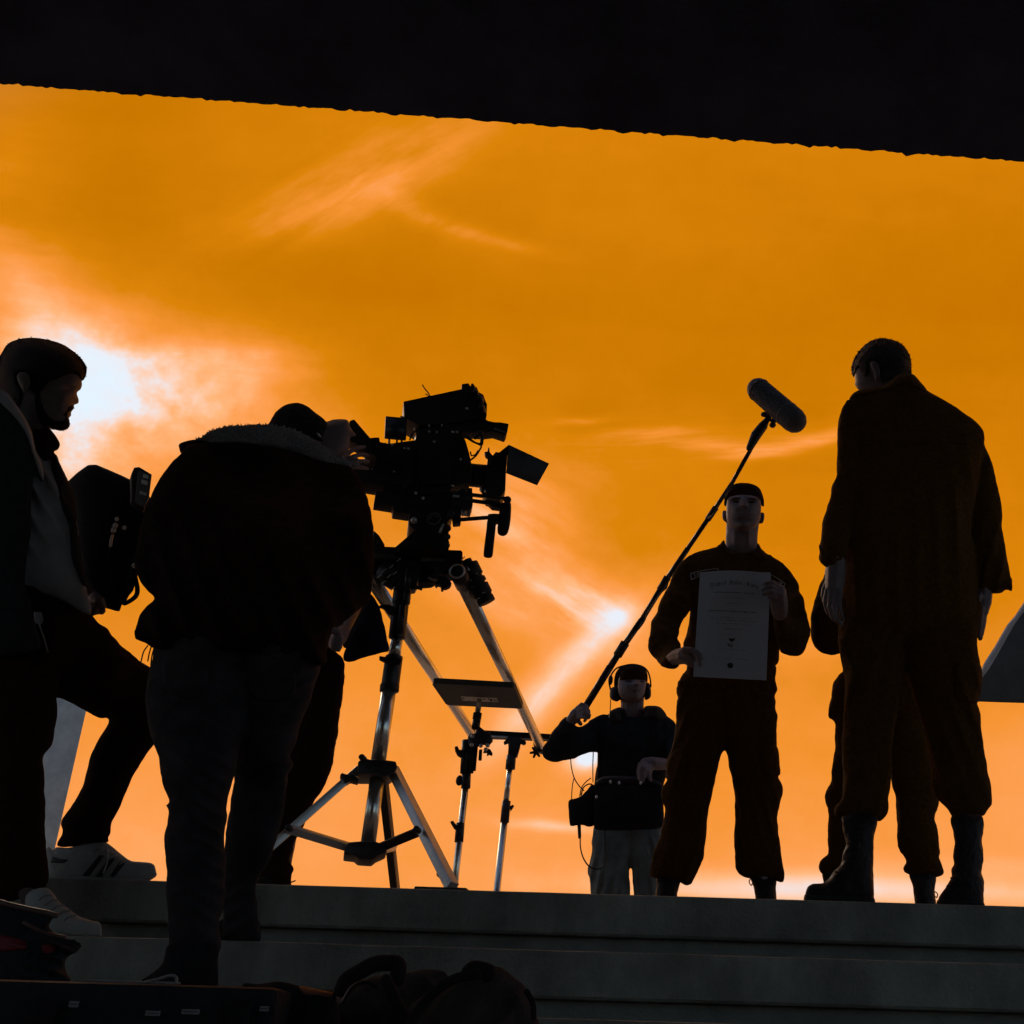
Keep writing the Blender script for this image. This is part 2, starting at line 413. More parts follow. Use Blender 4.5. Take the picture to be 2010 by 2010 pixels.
# ------------------------------------------------------------------ materials
MATS = {}
def mat(name, col, rough=.8, metal=0.0, var=.25, scale=30.0, bump=.0, bscale=200.0, sheen=0.0, spec=.3, weave=False, stretch=None, stain=0.0):
    if name in MATS: return MATS[name]
    m = bpy.data.materials.new(name); m.use_nodes = True; t = m.node_tree; b = t.nodes['Principled BSDF']
    b.inputs['Roughness'].default_value = rough; b.inputs['Metallic'].default_value = metal
    b.inputs['Specular IOR Level'].default_value = spec
    if sheen: b.inputs['Sheen Weight'].default_value = sheen; b.inputs['Sheen Roughness'].default_value = .5
    tcn = t.nodes.new('ShaderNodeTexCoord'); src = tcn.outputs['Object']
    if stretch:
        mp = t.nodes.new('ShaderNodeMapping'); mp.inputs['Scale'].default_value = stretch; t.links.new(src, mp.inputs[0]); src = mp.outputs[0]
    n = t.nodes.new('ShaderNodeTexNoise'); n.inputs['Scale'].default_value = scale; n.inputs['Detail'].default_value = 6; n.inputs['Roughness'].default_value = .6
    t.links.new(src, n.inputs['Vector'])
    r = t.nodes.new('ShaderNodeValToRGB'); r.color_ramp.elements[0].position = .3; r.color_ramp.elements[1].position = .72
    r.color_ramp.elements[0].color = (*[c*(1-var) for c in col], 1); r.color_ramp.elements[1].color = (*[min(1, c*(1+var)) for c in col], 1)
    t.links.new(n.outputs['Fac'], r.inputs[0]); colo = r.outputs[0]
    if stain:
        ns = t.nodes.new('ShaderNodeTexNoise'); ns.inputs['Scale'].default_value = 2.6; ns.inputs['Detail'].default_value = 8; ns.inputs['Roughness'].default_value = .7
        mp2 = t.nodes.new('ShaderNodeMapping'); mp2.inputs['Scale'].default_value = (1.6, 1, .45); t.links.new(tcn.outputs['Object'], mp2.inputs[0]); t.links.new(mp2.outputs[0], ns.inputs['Vector'])
        rs = t.nodes.new('ShaderNodeMapRange'); rs.inputs['From Min'].default_value = .42; rs.inputs['From Max'].default_value = .66; rs.inputs['To Min'].default_value = 1.0; rs.inputs['To Max'].default_value = 1-stain
        t.links.new(ns.outputs['Fac'], rs.inputs['Value'])
        mx = t.nodes.new('ShaderNodeVectorMath'); mx.operation = 'SCALE'; t.links.new(colo, mx.inputs[0]); t.links.new(rs.outputs[0], mx.inputs['Scale']); colo = mx.outputs[0]
    t.links.new(colo, b.inputs['Base Color'])
    if bump:
        if weave:
            n2 = t.nodes.new('ShaderNodeTexVoronoi')
        else:
            n2 = t.nodes.new('ShaderNodeTexNoise'); n2.inputs['Detail'].default_value = 4
        n2.inputs['Scale'].default_value = bscale; t.links.new(src, n2.inputs['Vector'])
        bp = t.nodes.new('ShaderNodeBump'); bp.inputs['Strength'].default_value = bump; bp.inputs['Distance'].default_value = .01
        t.links.new(n2.outputs[0], bp.inputs['Height']); t.links.new(bp.outputs[0], b.inputs['Normal'])
    MATS[name] = m; return m
m_conc = mat('concrete', (.25, .245, .215), .85, var=.34, scale=5, bump=.5, bscale=110, spec=.2, stain=.38)
m_conc2 = mat('pale_concrete', (.80, .82, .76), .9, var=.15, scale=14, bump=.3, bscale=140, spec=.2)
m_riser = mat('riser_concrete', (.20, .20, .18), .9, var=.25, scale=10, bump=.3, bscale=120, spec=.1)
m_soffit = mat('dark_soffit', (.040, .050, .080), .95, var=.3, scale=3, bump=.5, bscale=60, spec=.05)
m_plaza = mat('plaza_paving', (.46, .45, .38), .9, var=.2, scale=2, bump=.2, bscale=30, spec=.15)
m_ground = mat('ground_paving', (.12, .12, .12), .9, var=.25, scale=1.5, bump=.2, bscale=20, spec=.15)
m_uni = mat('brown_uniform_cloth', (.072, .032, .003), .9, var=.42, scale=75, bump=.5, bscale=150, sheen=.03, spec=.06)
m_uniD = mat('dark_uniform_cloth', (.060, .026, .003), .9, var=.42, scale=75, bump=.5, bscale=150, sheen=.02, spec=.06)
m_skin = mat('skin', (.20, .158, .168), .6, var=.16, scale=60, bump=.1, bscale=300, spec=.35)
m_skinD = mat('hand_skin', (.145, .11, .12), .55, var=.15, scale=60, bump=.12, bscale=300, spec=.3)
m_hair = mat('dark_hair', (.009, .007, .006), .7, var=.5, scale=160, bump=.8, bscale=500, spec=.12)
m_stub = mat('stubble', (.034, .024, .022), .8, var=.5, scale=300, bump=.6, bscale=600, spec=.1)
m_skinB = mat('tanned_skin', (.10, .072, .070), .6, var=.16, scale=60, bump=.1, bscale=300, spec=.3)
m_hairG = mat('greying_hair', (.055, .05, .055), .6, var=.5, scale=220, bump=.9, bscale=500, spec=.3)
m_boot = mat('boot_leather', (.020, .012, .011), .5, var=.6, scale=22, bump=.5, bscale=60, spec=.2)
m_sole = mat('rubber_sole', (.02, .02, .02), .8, var=.3, scale=60)
m_black = mat('black_plastic', (.012, .010, .010), .6, var=.3, scale=60, bump=.1, bscale=200, spec=.4)
m_blackm = mat('black_metal', (.018, .018, .02), .35, metal=.6, var=.2, scale=40, spec=.5)
m_jacket = mat('black_jacket_cloth', (.018, .009, .006), .95, var=.35, scale=40, bump=.25, bscale=140, spec=.05)
m_shear = mat('shearling', (.32, .32, .34), .95, var=.4, scale=180, bump=.9, bscale=380, spec=.1)
m_jeans = mat('faded_jeans', (.030, .027, .031), .9, var=.38, scale=16, bump=.35, bscale=260, spec=.1)
m_char = mat('charcoal_jacket', (.022, .024, .028), .9, var=.3, scale=40, bump=.3, bscale=200, spec=.1)
m_grey = mat('grey_sweatshirt', (.25, .255, .27), .95, var=.16, scale=14, bump=.3, bscale=260, spec=.05)
m_trou = mat('rust_brown_trousers', (.022, .010, .006), .9, var=.3, scale=30, bump=.2, bscale=200, spec=.06)
m_white = mat('white_shoe_leather', (.30, .30, .285), .6, var=.12, scale=40, bump=.15, bscale=160, spec=.3)
m_stripe = mat('dark_stripe', (.02, .016, .022), .6, var=.3, scale=60)
m_khaki = mat('grey_green_trousers', (.14, .165, .165), .9, var=.3, scale=18, bump=.35, bscale=180, spec=.08)
m_cap = mat('cap_cloth', (.030, .018, .014), .9, var=.4, scale=70, bump=.3, bscale=300, spec=.06)
m_camo = mat('patterned_cap_cloth', (.020, .018, .018), .9, var=.8, scale=35, bump=.3, bscale=200, spec=.1)
m_chrome = mat('steel_tube', (.80, .82, .78), .27, metal=.88, var=.06, scale=20, spec=.5)
m_alu = mat('aluminium', (.56, .57, .58), .42, metal=.6, var=.12, scale=30, spec=.5)
m_cast = mat('dark_casting', (.045, .045, .05), .45, metal=.5, var=.25, scale=40, bump=.1, bscale=120)
m_flag = mat('blue_grey_panel', (.085, .09, .105), .8, var=.08, scale=20, bump=.1, bscale=300)
m_plate = mat('dark_grey_plate', (.060, .064, .060), .6, var=.1, scale=20, bump=.05)
m_label = mat('white_label', (.85, .85, .78), .7, var=.1, scale=60)
m_ink = mat('ink', (.05, .055, .07), .8, var=.15, scale=90)
m_paper = mat('certificate_paper', (.52, .61, .72), .8, var=.06, scale=120, bump=.05, bscale=300)
m_foam = mat('windshield_mesh', (.085, .087, .095), .7, var=.2, scale=200, bump=.5, bscale=240)
m_screen = mat('dark_screen', (.03, .033, .04), .3, var=.1, scale=10)
m_devgrey = mat('grey_handset', (.12, .125, .135), .6, var=.15, scale=40)
m_fabric = mat('grey_diffusion_cloth', (.15, .165, .17), .9, var=.12, scale=8, bump=.3, bscale=60)
m_hem = mat('pale_hem_tape', (.80, .80, .80), .9, var=.1, scale=30, bump=.2, bscale=160)
m_case = mat('black_case', (.012, .013, .016), .8, var=.3, scale=30, bump=.25, bscale=120)
m_bag = mat('olive_brown_bag_cloth', (.055, .043, .038), .95, var=.3, scale=24, bump=.35, bscale=160, spec=.06)
m_bagd = mat('dark_bag_cloth', (.016, .015, .017), .9, var=.3, scale=24, bump=.3, bscale=160, spec=.1)
m_red = mat('red_panel', (.16, .012, .016), .6, var=.25, scale=30)
m_shiny = mat('glossy_piping', (.09, .05, .04), .4, var=.2, scale=30, spec=.6)
m_purple = mat('dark_coat_lining', (.016, .012, .022), .9, var=.3, scale=30, bump=.2, bscale=120, spec=.05)
m_glint = mat('painted_glint', (.85, .85, .85), .35, metal=.3, var=.1)  # near-white colour for the painted highlights on the cinema camera
m_lips = mat('lip_skin', (.13, .08, .09), .5, var=.1)
m_thread = mat('pale_thread', (.42, .42, .42), .8, var=.15)
m_cable = mat('black_cable', (.012, .011, .01), .5, var=.1)
m_edge = mat('pale_tape', (.20, .20, .21), .8, var=.2, scale=60)
m_maroon = mat('maroon_collar_cloth', (.030, .010, .010), .9, var=.2, scale=60, bump=.2, bscale=200, spec=.05)

# ================================================================== SETTING
def slab(x0, x1, y0, y1, z0, z1): return box3(((x0+x1)/2, (y0+y1)/2, (z0+z1)/2), x1-x0, y1-y0, z1-z0)
g = obj('ground', (np.array([(-400, -400, 0), (400, -400, 0), (400, 400, 0), (-400, 400, 0)]), [(0, 1, 2, 3)]), m_ground); tag(g, kind='structure')
XW = 14.0
H1, H2, H3 = 1.457, 1.2915, 1.128
EDG = [(2.95, H1), (2.69, H2), (2.28, H3)]
y, h = 1.93, H3-.165
while h > .12:
    EDG.append((y, h)); y -= .35; h -= .165
st = thing('steps', None, None, (0, 2.6, 0), kind='structure')
def nosing_slab(x0, x1, y0, y1, z1, t):
    """slab with a slightly chipped, rounded front edge"""
    n = 280; V = []; F = []
    for i in range(n+1):
        x = x0+(x1-x0)*i/n
        a = .0022*noise.noise((x*9, y0*7, 1.3))+.0016*noise.noise((x*41, y0*3, 4.))
        c = .0020*noise.noise((x*6, 3.1, y0*5))
        r = .006
        V += [(x, y1, z1), (x, y0+r, z1+c*.2), (x, y0+r*.3+a, z1-r*.3+c), (x, y0+a, z1-r+c), (x, y0+a*.5, z1-t+.006), (x, y0+.006, z1-t), (x, y1, z1-t)]
    for i in range(n):
        for j in range(7):
            F.append((i*7+j, i*7+(j+1) % 7, (i+1)*7+(j+1) % 7, (i+1)*7+j))
    F += [tuple(range(6, -1, -1)), tuple(n*7+j for j in range(7))]
    return np.array(V), F
for i, (yy, hh) in enumerate(EDG):
    back = 5.0 if i == 0 else EDG[i-1][0]+.06
    obj('step_slab', nosing_slab(-XW, XW, yy, back, hh, .101), m_conc, st, angle=.5)
    obj('riser', slab(-XW, XW, yy+.035, back-.004, hh-.40 if i == 0 else hh-.166, hh-.102), m_riser, st, smooth=False)
tr = obj('terrace', slab(-XW, XW, 3.1, 4.995, 0.02, H1-.11), m_riser, smooth=False); tag(tr, kind='structure')
pz = obj('plaza', slab(-120, 120, 5.0, 240, 0.01, 1.16), m_plaza, smooth=False); tag(pz, kind='structure')

# roof slab over the photographer, its far edge rough with render
def roof():
    z = 4.45; n = 700; V = []; F = []
    xa, ya = at(0, 163, 3.08)[0], 3.085; xb, yb = at(2010, 318, 3.333)[0], 3.332
    for i in range(n+1):
        t = -1.1+3.1*i/n; x = xa+(xb-xa)*t; yv = ya+(yb-ya)*t
        dn_ = .008*noise.noise((x*16, 0, 0))+.009*noise.noise((x*45, 2, 0))
        q = noise.noise((x*11, 7, 3)); dn_ += .040*max(0, q-.25) + .030*max(0, noise.noise((x*30, 9, 1))-.25)
        dm = dn_*.8+.006*noise.noise((x*80, 1, 5))
        V += [(x, yv+dn_*.35, z-dm*.9), (x, yv+.012, z+.03), (x, yv+.02, z+.5), (x, -6.5, z+.5), (x, -6.5, z), (x, yv-.25, z+.0), (x, yv-.05, z-.001)]
    k = 7
    for i in range(n):
        for j in range(k): F.append((i*k+j, i*k+(j+1) % k, (i+1)*k+(j+1) % k, (i+1)*k+j))
    F += [tuple(range(k-1, -1, -1)), tuple(n*k+j for j in range(k))]
    return np.array(V), F
rf = thing('building_overhang', 'dark rough-edged concrete roof slab spanning the top above everyone', 'roof', (0, 0, 4.45))
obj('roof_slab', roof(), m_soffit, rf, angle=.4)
# unseen wall behind the photographer, added and sized to shape the frontal light
obj('unseen_rear_wall', slab(-5, 4, -6.9, -6.52, 0.0, 4.9), m_soffit, rf, smooth=False)

# low concrete pier seen between the legs on the left
pp = thing('concrete_pier', 'pale grey concrete pier behind the leg raised on the step', 'pier', at(60, 1730, 6.4)*np.array([1, 1, 0])+np.array([0, 0, 1.16]))
yP = 6.4; top_z = at(*B([(400, 330)])[0], yP)[2]; ZPL = 1.16
a_ = at(*B([(425, 370)])[0], yP); b_ = at(*B([(262, 1090)])[0], yP); dz = (b_-a_)/(a_[2]-b_[2]); b_ = b_+dz*(b_[2]-ZPL)
ux = np.array([a_[0], a_[1], 0]); ux = ux/np.linalg.norm(ux)*.45
pv = [np.array([a_[0]-.95, yP, ZPL]), b_, a_, np.array([a_[0]-.95, yP, a_[2]])]
pv2 = [p+ux for p in pv]
obj('pier_shaft', (np.array(pv+pv2), [(0, 1, 2, 3), (7, 6, 5, 4), (0, 4, 5, 1), (1, 5, 6, 2), (2, 6, 7, 3), (3, 7, 4, 0)]), m_conc2, pp, bevel=.01)
cp_ = [p+np.array([0, 0, .001]) for p in (pv[3], a_, a_+ux, pv[3]+ux)]
obj('pier_cap', (np.array(cp_+[p+np.array([0, 0, .06]) for p in cp_]), [(3, 2, 1, 0), (4, 5, 6, 7), (0, 1, 5, 4), (1, 2, 6, 5), (2, 3, 7, 6), (3, 0, 4, 7)]), m_conc2, pp, bevel=.008)

# diffusion frame at the right edge
fr = thing('diffusion_frame', 'grey cloth panel with pale taped edge at the right edge of the view', 'panel', at(1960, 1755, 4.6)*np.array([1, 1, 0])+np.array([0, 0, H1]))
pf = Lk([(1640, -380), (1530, -190), (1440, -45), (1390, 30), (1340, 90), (1262, 225), (1190, 340), (1176, 400), (1160, 480), (1150, 570), (1260, 574), (1449, 580), (1640, 586), (1900, 590), (2100, 200), (1900, -300)])
f_ = Field(pf, 4.6, k=.12, g=5, smooth=False, cap=.03, fold=(.008, 75, 60))
obj('cloth', f_.solid(), m_fabric, fr)
obj('hem', f_.overlay(Lk([(1640, -380), (1530, -190), (1440, -45), (1390, 30), (1340, 90), (1262, 225), (1190, 340), (1172, 430), (1186, 418), (1230, 360), (1300, 240), (1385, 90), (1430, 25), (1475, -30), (1560, -160), (1690, -360)]), .006, g=4), m_hem, fr)
pole_b = at(2085, 1500, 4.64); obj('pole', cyl3((pole_b[0], pole_b[1]+.03, H1), pole_b+np.array([0, .03, .9]), .018), m_blackm, fr)
for dx, dy in ((-.3, .15), (.3, .15), (0, -.35)):
    obj('leg', cyl3((pole_b[0]+dx*.8, pole_b[1]+.03+dy*.8, H1+.01), (pole_b[0], pole_b[1]+.03, H1+.4), .011), m_blackm, fr)

# ================================================================== PEOPLE
def base(px, Y, z): return (at(px, 1700, Y)[0], Y, z)
def floor_pt(px, py, Y, z): p = at(px, py, Y); return np.array([p[0], p[1], z])
def shoe_block(p_ankle, p_toe, z, w=.05, hgt=.09):
    """foot and boot volume from heel under the ankle to the toe, resting at z"""
    a = np.array([p_ankle[0], p_ankle[1], z]); t = np.array([p_toe[0], p_toe[1], z]); d = t-a
    u = d/np.linalg.norm(d); hl = a-u*.06
    P = [hl+[0, 0, .045], a+[0, 0, .05], a+d*.5+[0, 0, .045], t-u*.05+[0, 0, .036], t+[0, 0, .03]]
    return tube3(P, [.045, w, w*.95, w*.85, w*.5], 14)

# ---------------------------------------------- person: back view, bowed head
p7 = thing('person', 'standing man seen from behind in brown uniform, bowed bare head, nearest the right edge', 'person', base(1760, 3.12, H1))
Y7 = 3.12
head7 = Field(K([(376, 300), (381, 338), (384, 352), (379, 368), (390, 388), (402, 402), (450, 425), (520, 440), (570, 470), (680, 470), (720, 400), (722, 300), (728, 240), (712, 175), (668, 118), (620, 94), (560, 86), (500, 96), (450, 128), (412, 176), (384, 225), (370, 265)]), 3.24, k=.66, g=2)
def hand_tubes(chains): return [tube(c, 8) for c in chains]
Lh = 3.02
hand7L = hand_tubes([K([(262, 1470, Lh, .030), (258, 1560, Lh, .033), (250, 1650, Lh, .028), (250, 1710, Lh, .022)]),
    K([(205, 1670, Lh-.005, .0085), (188, 1740, Lh-.01, .0072), (208, 1812, Lh-.005, .0066), (246, 1850, Lh+.01, .006)]),
    K([(230, 1690, Lh-.015, .0085), (216, 1775, Lh-.03, .0072), (240, 1848, Lh-.02, .0066), (276, 1872, Lh, .006)]),
    K([(258, 1695, Lh-.02, .0085), (250, 1785, Lh-.04, .0072), (270, 1862, Lh-.03, .0066), (296, 1888, Lh-.01, .006)]),
    K([(284, 1680, Lh-.02, .008), (284, 1770, Lh-.035, .0068), (298, 1835, Lh-.025, .0062), (306, 1862, Lh-.01, .0055)]),
    K([(215, 1600, Lh+.02, .010), (188, 1665, Lh+.03, .010), (180, 1710, Lh+.03, .009), (195, 1755, Lh+.03, .0075)])])
Rh = 3.16
hand7R = hand_tubes([K([(1190, 1560, Rh, .028), (1192, 1660, Rh, .031), (1186, 1740, Rh, .030), (1184, 1800, Rh, .022)]),
    K([(1165, 1780, Rh-.02, .0095), (1158, 1860, Rh-.03, .009), (1156, 1930, Rh-.02, .008)]),
    K([(1180, 1790, Rh-.02, .0095), (1172, 1880, Rh-.03, .009), (1162, 1960, Rh-.02, .008)]),
    K([(1195, 1790, Rh, .0095), (1188, 1890, Rh-.01, .009), (1172, 1975, Rh, .008)]),
    K([(1204, 1780, Rh+.01, .009), (1196, 1870, Rh+.01, .0085), (1182, 1950, Rh+.01, .007)]),
    K([(1168, 1700, Rh-.03, .010), (1152, 1760, Rh-.04, .0095), (1148, 1830, Rh-.04, .008)])])
body7 = [head7.solid(), tube(K([(610, 380, 3.24, .06), (660, 480, 3.14, .07), (690, 700, 3.14, .13), (680, 1100, 3.14, .13), (690, 1500, 3.13, .13)])),
    tube(K([(690, 560, 3.14, .09), (420, 560, 3.10, .06), (330, 900, 3.07, .045), (270, 1300, 3.03, .036), (262, 1480, Lh, .028)])),
    tube(K([(690, 620, 3.14, .09), (1050, 700, 3.16, .06), (1200, 1000, 3.17, .045), (1220, 1400, 3.17, .036), (1190, 1580, Rh, .027)])),
    tube(K([(640, 1500, 3.13, .09), (520, 2000, 3.10, .075), (450, 2700, 3.10, .055), (410, 3200, 3.09, .045), (405, 3560, 3.08, .04)])),
    tube(K([(740, 1500, 3.13, .09), (950, 2000, 3.14, .075), (1040, 2700, 3.14, .055), (1090, 3200, 3.13, .045), (1095, 3580, 3.11, .04)]))]+hand7L+hand7R
# ear as a small raised shell on the head
ear = K([(478, 232), (500, 222), (522, 238), (534, 285), (532, 330), (512, 340), (502, 300), (484, 262)])
earf = Field(ear, 3.165, k=.8, g=1.5)
remesh('body', body7+[earf.solid()], m_skinD, p7, .0038, 1)
hair7 = K([(374, 320), (361, 300), (359, 260), (371, 214), (398, 168), (438, 124), (488, 91), (545, 77), (610, 84), (668, 108), (708, 150), (731, 200), (738, 260), (734, 310), (700, 322), (640, 330), (600, 340), (566, 352), (545, 330), (538, 270), (524, 232), (497, 218), (474, 230), (468, 262), (466, 300), (444, 322), (424, 290), (404, 262), (388, 272)])
ht = [head7.overlay(hair7, .007, ramp=5, g=2)]
def tufts(field, poly, n, ln, lift, rad=.0009, up=(0, 0, 1), rnd=1.0, rows=2, onlyedge=None):
    out = []; arr = catmull(poly, 2.0); lo, hi = arr.min(0), arr.max(0)
    cand = lo[None]+np.random.rand(n*12, 2)*(hi-lo)[None]
    cand = cand[inside(arr, cand[:, 0], cand[:, 1])]
    for p in cand:
        if len(out) >= n: break
        if onlyedge and np.sqrt(((arr-p)**2).sum(1).min()) > onlyedge: continue
        f, b = field.front(np.array([p[0]]), np.array([p[1]])); Y = depth_of(field.Y, np.array([p[0]]), np.array([p[1]]))[0]
        side = -1 if random.random() < .8 else 1
        q = at(p[0], p[1], Y-f[0]-lift if side < 0 else Y+b[0]+lift)
        d = np.array([random.gauss(0, rnd)*.6, -1.0*(side < 0)*.7+.7*(side > 0)+random.gauss(0, rnd)*.4, random.gauss(0, rnd)*.6])+np.array(up)*.8
        d /= np.linalg.norm(d); e = q+d*ln*random.uniform(.5, 1.2)
        out.append(tube3([q-d*.003, (q+e)/2+np.random.randn(3)*.0008, e], [rad*1.6, rad*1.3, rad*.2], 4, caps=False))
    return out
obj('hair', joined(ht+tufts(head7, hair7, 1800, .010, .004, rad=.0007, up=(.1, 0, -.3), rnd=.6)+tufts(head7, hair7, 500, .006, .004, rad=.0007, onlyedge=10)), m_hairG, p7)
tor7 = Field(K([(345, 462), (375, 422), (450, 395), (560, 378), (615, 345), (645, 318), (700, 302), (748, 310), (790, 355), (830, 405), (980, 490), (1130, 595), (1190, 660), (1200, 700), (1200, 740), (1180, 830), (1162, 960), (1130, 1150), (1112, 1300), (1135, 1400), (1152, 1600), (1152, 1750), (1150, 1870), (1140, 1960), (700, 1990), (292, 1950), (290, 1850), (300, 1750), (285, 1500), (262, 1300), (264, 1100), (268, 900), (270, 700), (277, 600), (303, 520)]), Y7, k=.40, g=4, fold=(.010, 82, 39))
armL = Field(K([(345, 462), (310, 503), (285, 558), (273, 640), (270, 760), (268, 880), (262, 960), (236, 1010), (226, 1080), (200, 1160), (178, 1240), (166, 1330), (162, 1390), (153, 1380), (157, 1430), (152, 1470), (172, 1505), (215, 1528), (262, 1522), (320, 1490), (350, 1300), (390, 1000), (420, 750), (420, 540)]), K([(340, 560, 3.07), (250, 1100, 3.06), (220, 1450, 3.02)]), k=.62, g=3.5, fold=(.010, 60, 29))
armR = Field(K([(1130, 600), (1185, 650), (1200, 700), (1200, 742), (1226, 812), (1255, 890), (1275, 990), (1300, 1090), (1310, 1190), (1309, 1260), (1325, 1370), (1346, 1480), (1366, 1590), (1373, 1640), (1370, 1672), (1336, 1662), (1302, 1684), (1225, 1684), (1165, 1665), (1130, 1560), (1110, 1400), (1080, 1250), (1080, 1050), (1080, 850), (1090, 700)]), K([(1150, 700, 3.17), (1230, 1200, 3.18), (1260, 1600, 3.16)]), k=.55, g=3.5, fold=(.010, 110, 29))
jk7 = remesh('jacket', [tor7.solid(), armL.solid(), armR.solid()], m_uni, p7, .0062, 1, .007, .055)
col7 = tor7.overlay(K([(345, 462), (375, 420), (450, 393), (560, 376), (615, 343), (645, 314), (700, 298), (750, 306), (794, 352), (834, 404), (800, 412), (740, 380), (690, 372), (620, 395), (560, 412), (470, 425), (400, 445)]), .010, g=3, ramp=4)
obj('collar', col7, m_uni, p7)
obj('yoke_seam', tor7.overlay(K([(300, 700), (500, 720), (700, 726), (900, 728), (1120, 740), (1120, 750), (900, 739), (700, 737), (500, 731), (300, 711)]), .006, back=False, g=3, ramp=2), m_uni, p7)
cuffpoly = K([(153, 1384), (157, 1430), (152, 1470), (172, 1505), (215, 1530), (262, 1524), (300, 1500), (300, 1455), (240, 1470), (190, 1440)])
obj('cuff', armL.overlay(cuffpoly, .006, g=3, ramp=4), m_uni, p7)
obj('cuff', armR.overlay(K([(1366, 1590), (1374, 1642), (1371, 1675), (1336, 1666), (1302, 1688), (1225, 1688), (1150, 1660), (1140, 1610), (1230, 1640), (1300, 1640)]), .005, g=3, ramp=4), m_uni, p7)
lg7L = Field(Lk([(292, -120), (283, 60), (275, 160), (280, 240), (300, 320), (318, 430), (312, 600), (305, 740), (298, 900), (303, 1060), (300, 1180), (262, 1225), (246, 1260), (262, 1300), (312, 1322), (420, 1318), (508, 1325), (530, 1337), (560, 1315), (588, 1270), (593, 1225), (588, 1180), (600, 1120), (609, 1060), (613, 900), (625, 780), (645, 650), (662, 520), (680, 400), (720, 100), (720, -120)]), Lk([(500, 0, 3.12), (450, 700, 3.10), (400, 1300, 3.09)]), k=.52, g=3.5, fold=(.010, 105, 34))
lg7R = Field(Lk([(640, -120), (660, 200), (684, 345), (722, 430), (746, 520), (790, 660), (820, 780), (845, 900), (861, 1000), (866, 1120), (890, 1180), (960, 1240), (985, 1290), (1005, 1312), (1060, 1322), (1150, 1308), (1182, 1296), (1205, 1286), (1216, 1265), (1246, 1220), (1248, 1180), (1235, 1080), (1215, 980), (1195, 870), (1180, 760), (1168, 620), (1152, 580), (1156, 510), (1176, 480), (1170, 330), (1150, 200), (1145, -120)]), Lk([(900, 0, 3.13), (1000, 700, 3.14), (1100, 1300, 3.12)]), k=.48, g=3.5, fold=(.010, 75, 34))
remesh('trousers', [lg7L.solid(), lg7R.solid()], m_uniD, p7, .0062, 1, .008, .05)
obj('pocket', lg7R.overlay(Lk([(1030, 330), (1170, 335), (1180, 480), (1150, 585), (1100, 570), (1020, 560)]), .008, g=3, ramp=3), m_uniD, p7)
obj('pocket', lg7L.overlay(Lk([(284, 170), (330, 250), (372, 360), (380, 420), (350, 560), (322, 560), (316, 430), (290, 300), (278, 200)]), .008, g=3, ramp=3), m_uniD, p7)
b7L = Field(Lk([(306, 1290), (302, 1360), (312, 1420), (322, 1480), (302, 1530), (292, 1600), (256, 1640), (216, 1690), (180, 1714), (120, 1722), (86, 1740), (70, 1772), (66, 1800), (72, 1850), (300, 1860), (440, 1864), (498, 1868), (500, 1700), (492, 1600), (500, 1450), (512, 1290)]), 3.06, k=.5, g=2)
b7R = Field(Lk([(995, 1290), (1000, 1400), (1010, 1470), (1001, 1540), (1006, 1600), (990, 1630), (993, 1680), (965, 1730), (930, 1780), (908, 1818), (912, 1872), (1000, 1880), (1100, 1884), (1186, 1888), (1190, 1790), (1198, 1750), (1194, 1690), (1180, 1650), (1188, 1580), (1191, 1500), (1181, 1440), (1190, 1400), (1176, 1290)]), 3.05, k=.5, g=2)
for fb, sole, lace in ((b7L, [(64, 1790), (66, 1860), (150, 1862), (300, 1866), (440, 1870), (502, 1874), (502, 1812), (440, 1806), (300, 1800), (120, 1796)], [(250, 1650), (300, 1610), (310, 1560), (318, 1520), (322, 1470), (318, 1420)]),
                       (b7R, [(906, 1822), (908, 1880), (1000, 1886), (1100, 1890), (1189, 1894), (1192, 1838), (1100, 1832), (1000, 1828)], [(960, 1740), (985, 1690), (1000, 1640), (1010, 1590), (1012, 1540), (1010, 1490)])):
    b = remesh('boot', [fb.solid()], m_boot, p7, .0035, 1, .007, .045)
    obj('sole', fb.overlay(Lk(sole), .006, g=2, ramp=2), m_sole, b)
    for q in lace:
        c = at(*Lk([q])[0], 3.0); obj('lace', tube3([c+np.array([.004, .012, .004]), c+np.array([.018, .0, 0]), c+np.array([.034, .006, -.006])], .0024, 6), m_boot, b)

# ---------------------------------------------- person: hidden behind the bowed man
p6 = thing('person', 'person in brown uniform almost hidden behind the bowed man, elbow and boots showing', 'person', base(1740, 4.0, H1))
Y6 = 4.0
hd6 = Field([(1700, 1010), (1702, 1060), (1715, 1095), (1740, 1110), (1765, 1095), (1780, 1060), (1782, 1010), (1775, 970), (1742, 955), (1708, 970)], Y6, k=.75, g=3)
remesh('body', [hd6.solid(), tube([(1741, 1080, Y6, .055), (1742, 1140, Y6, .08), (1742, 1250, Y6, .13), (1740, 1400, Y6, .13)]),
    tube([(1740, 1180, Y6, .1), (1650, 1200, Y6, .05), (1628, 1235, Y6, .04), (1690, 1225, Y6, .035), (1735, 1200, Y6-.1, .03)]),
    tube([(1740, 1180, Y6, .1), (1820, 1190, Y6, .05), (1850, 1260, Y6-.05, .04), (1800, 1230, Y6-.22, .035), (1755, 1200, Y6-.28, .03)]),
    tube([(1720, 1400, Y6, .09), (1665, 1580, Y6, .06), (1640, 1740, Y6, .045), (1638, 1775, Y6, .04)]),
    tube([(1760, 1400, Y6, .09), (1790, 1580, Y6, .06), (1812, 1740, Y6, .045), (1812, 1775, Y6, .04)]),
    tube([(1735, 1200, Y6-.1, .026), (1748, 1196, Y6-.12, .014), (1758, 1190, Y6-.12, .01)], 8)], m_skin, p6, .007, 1)
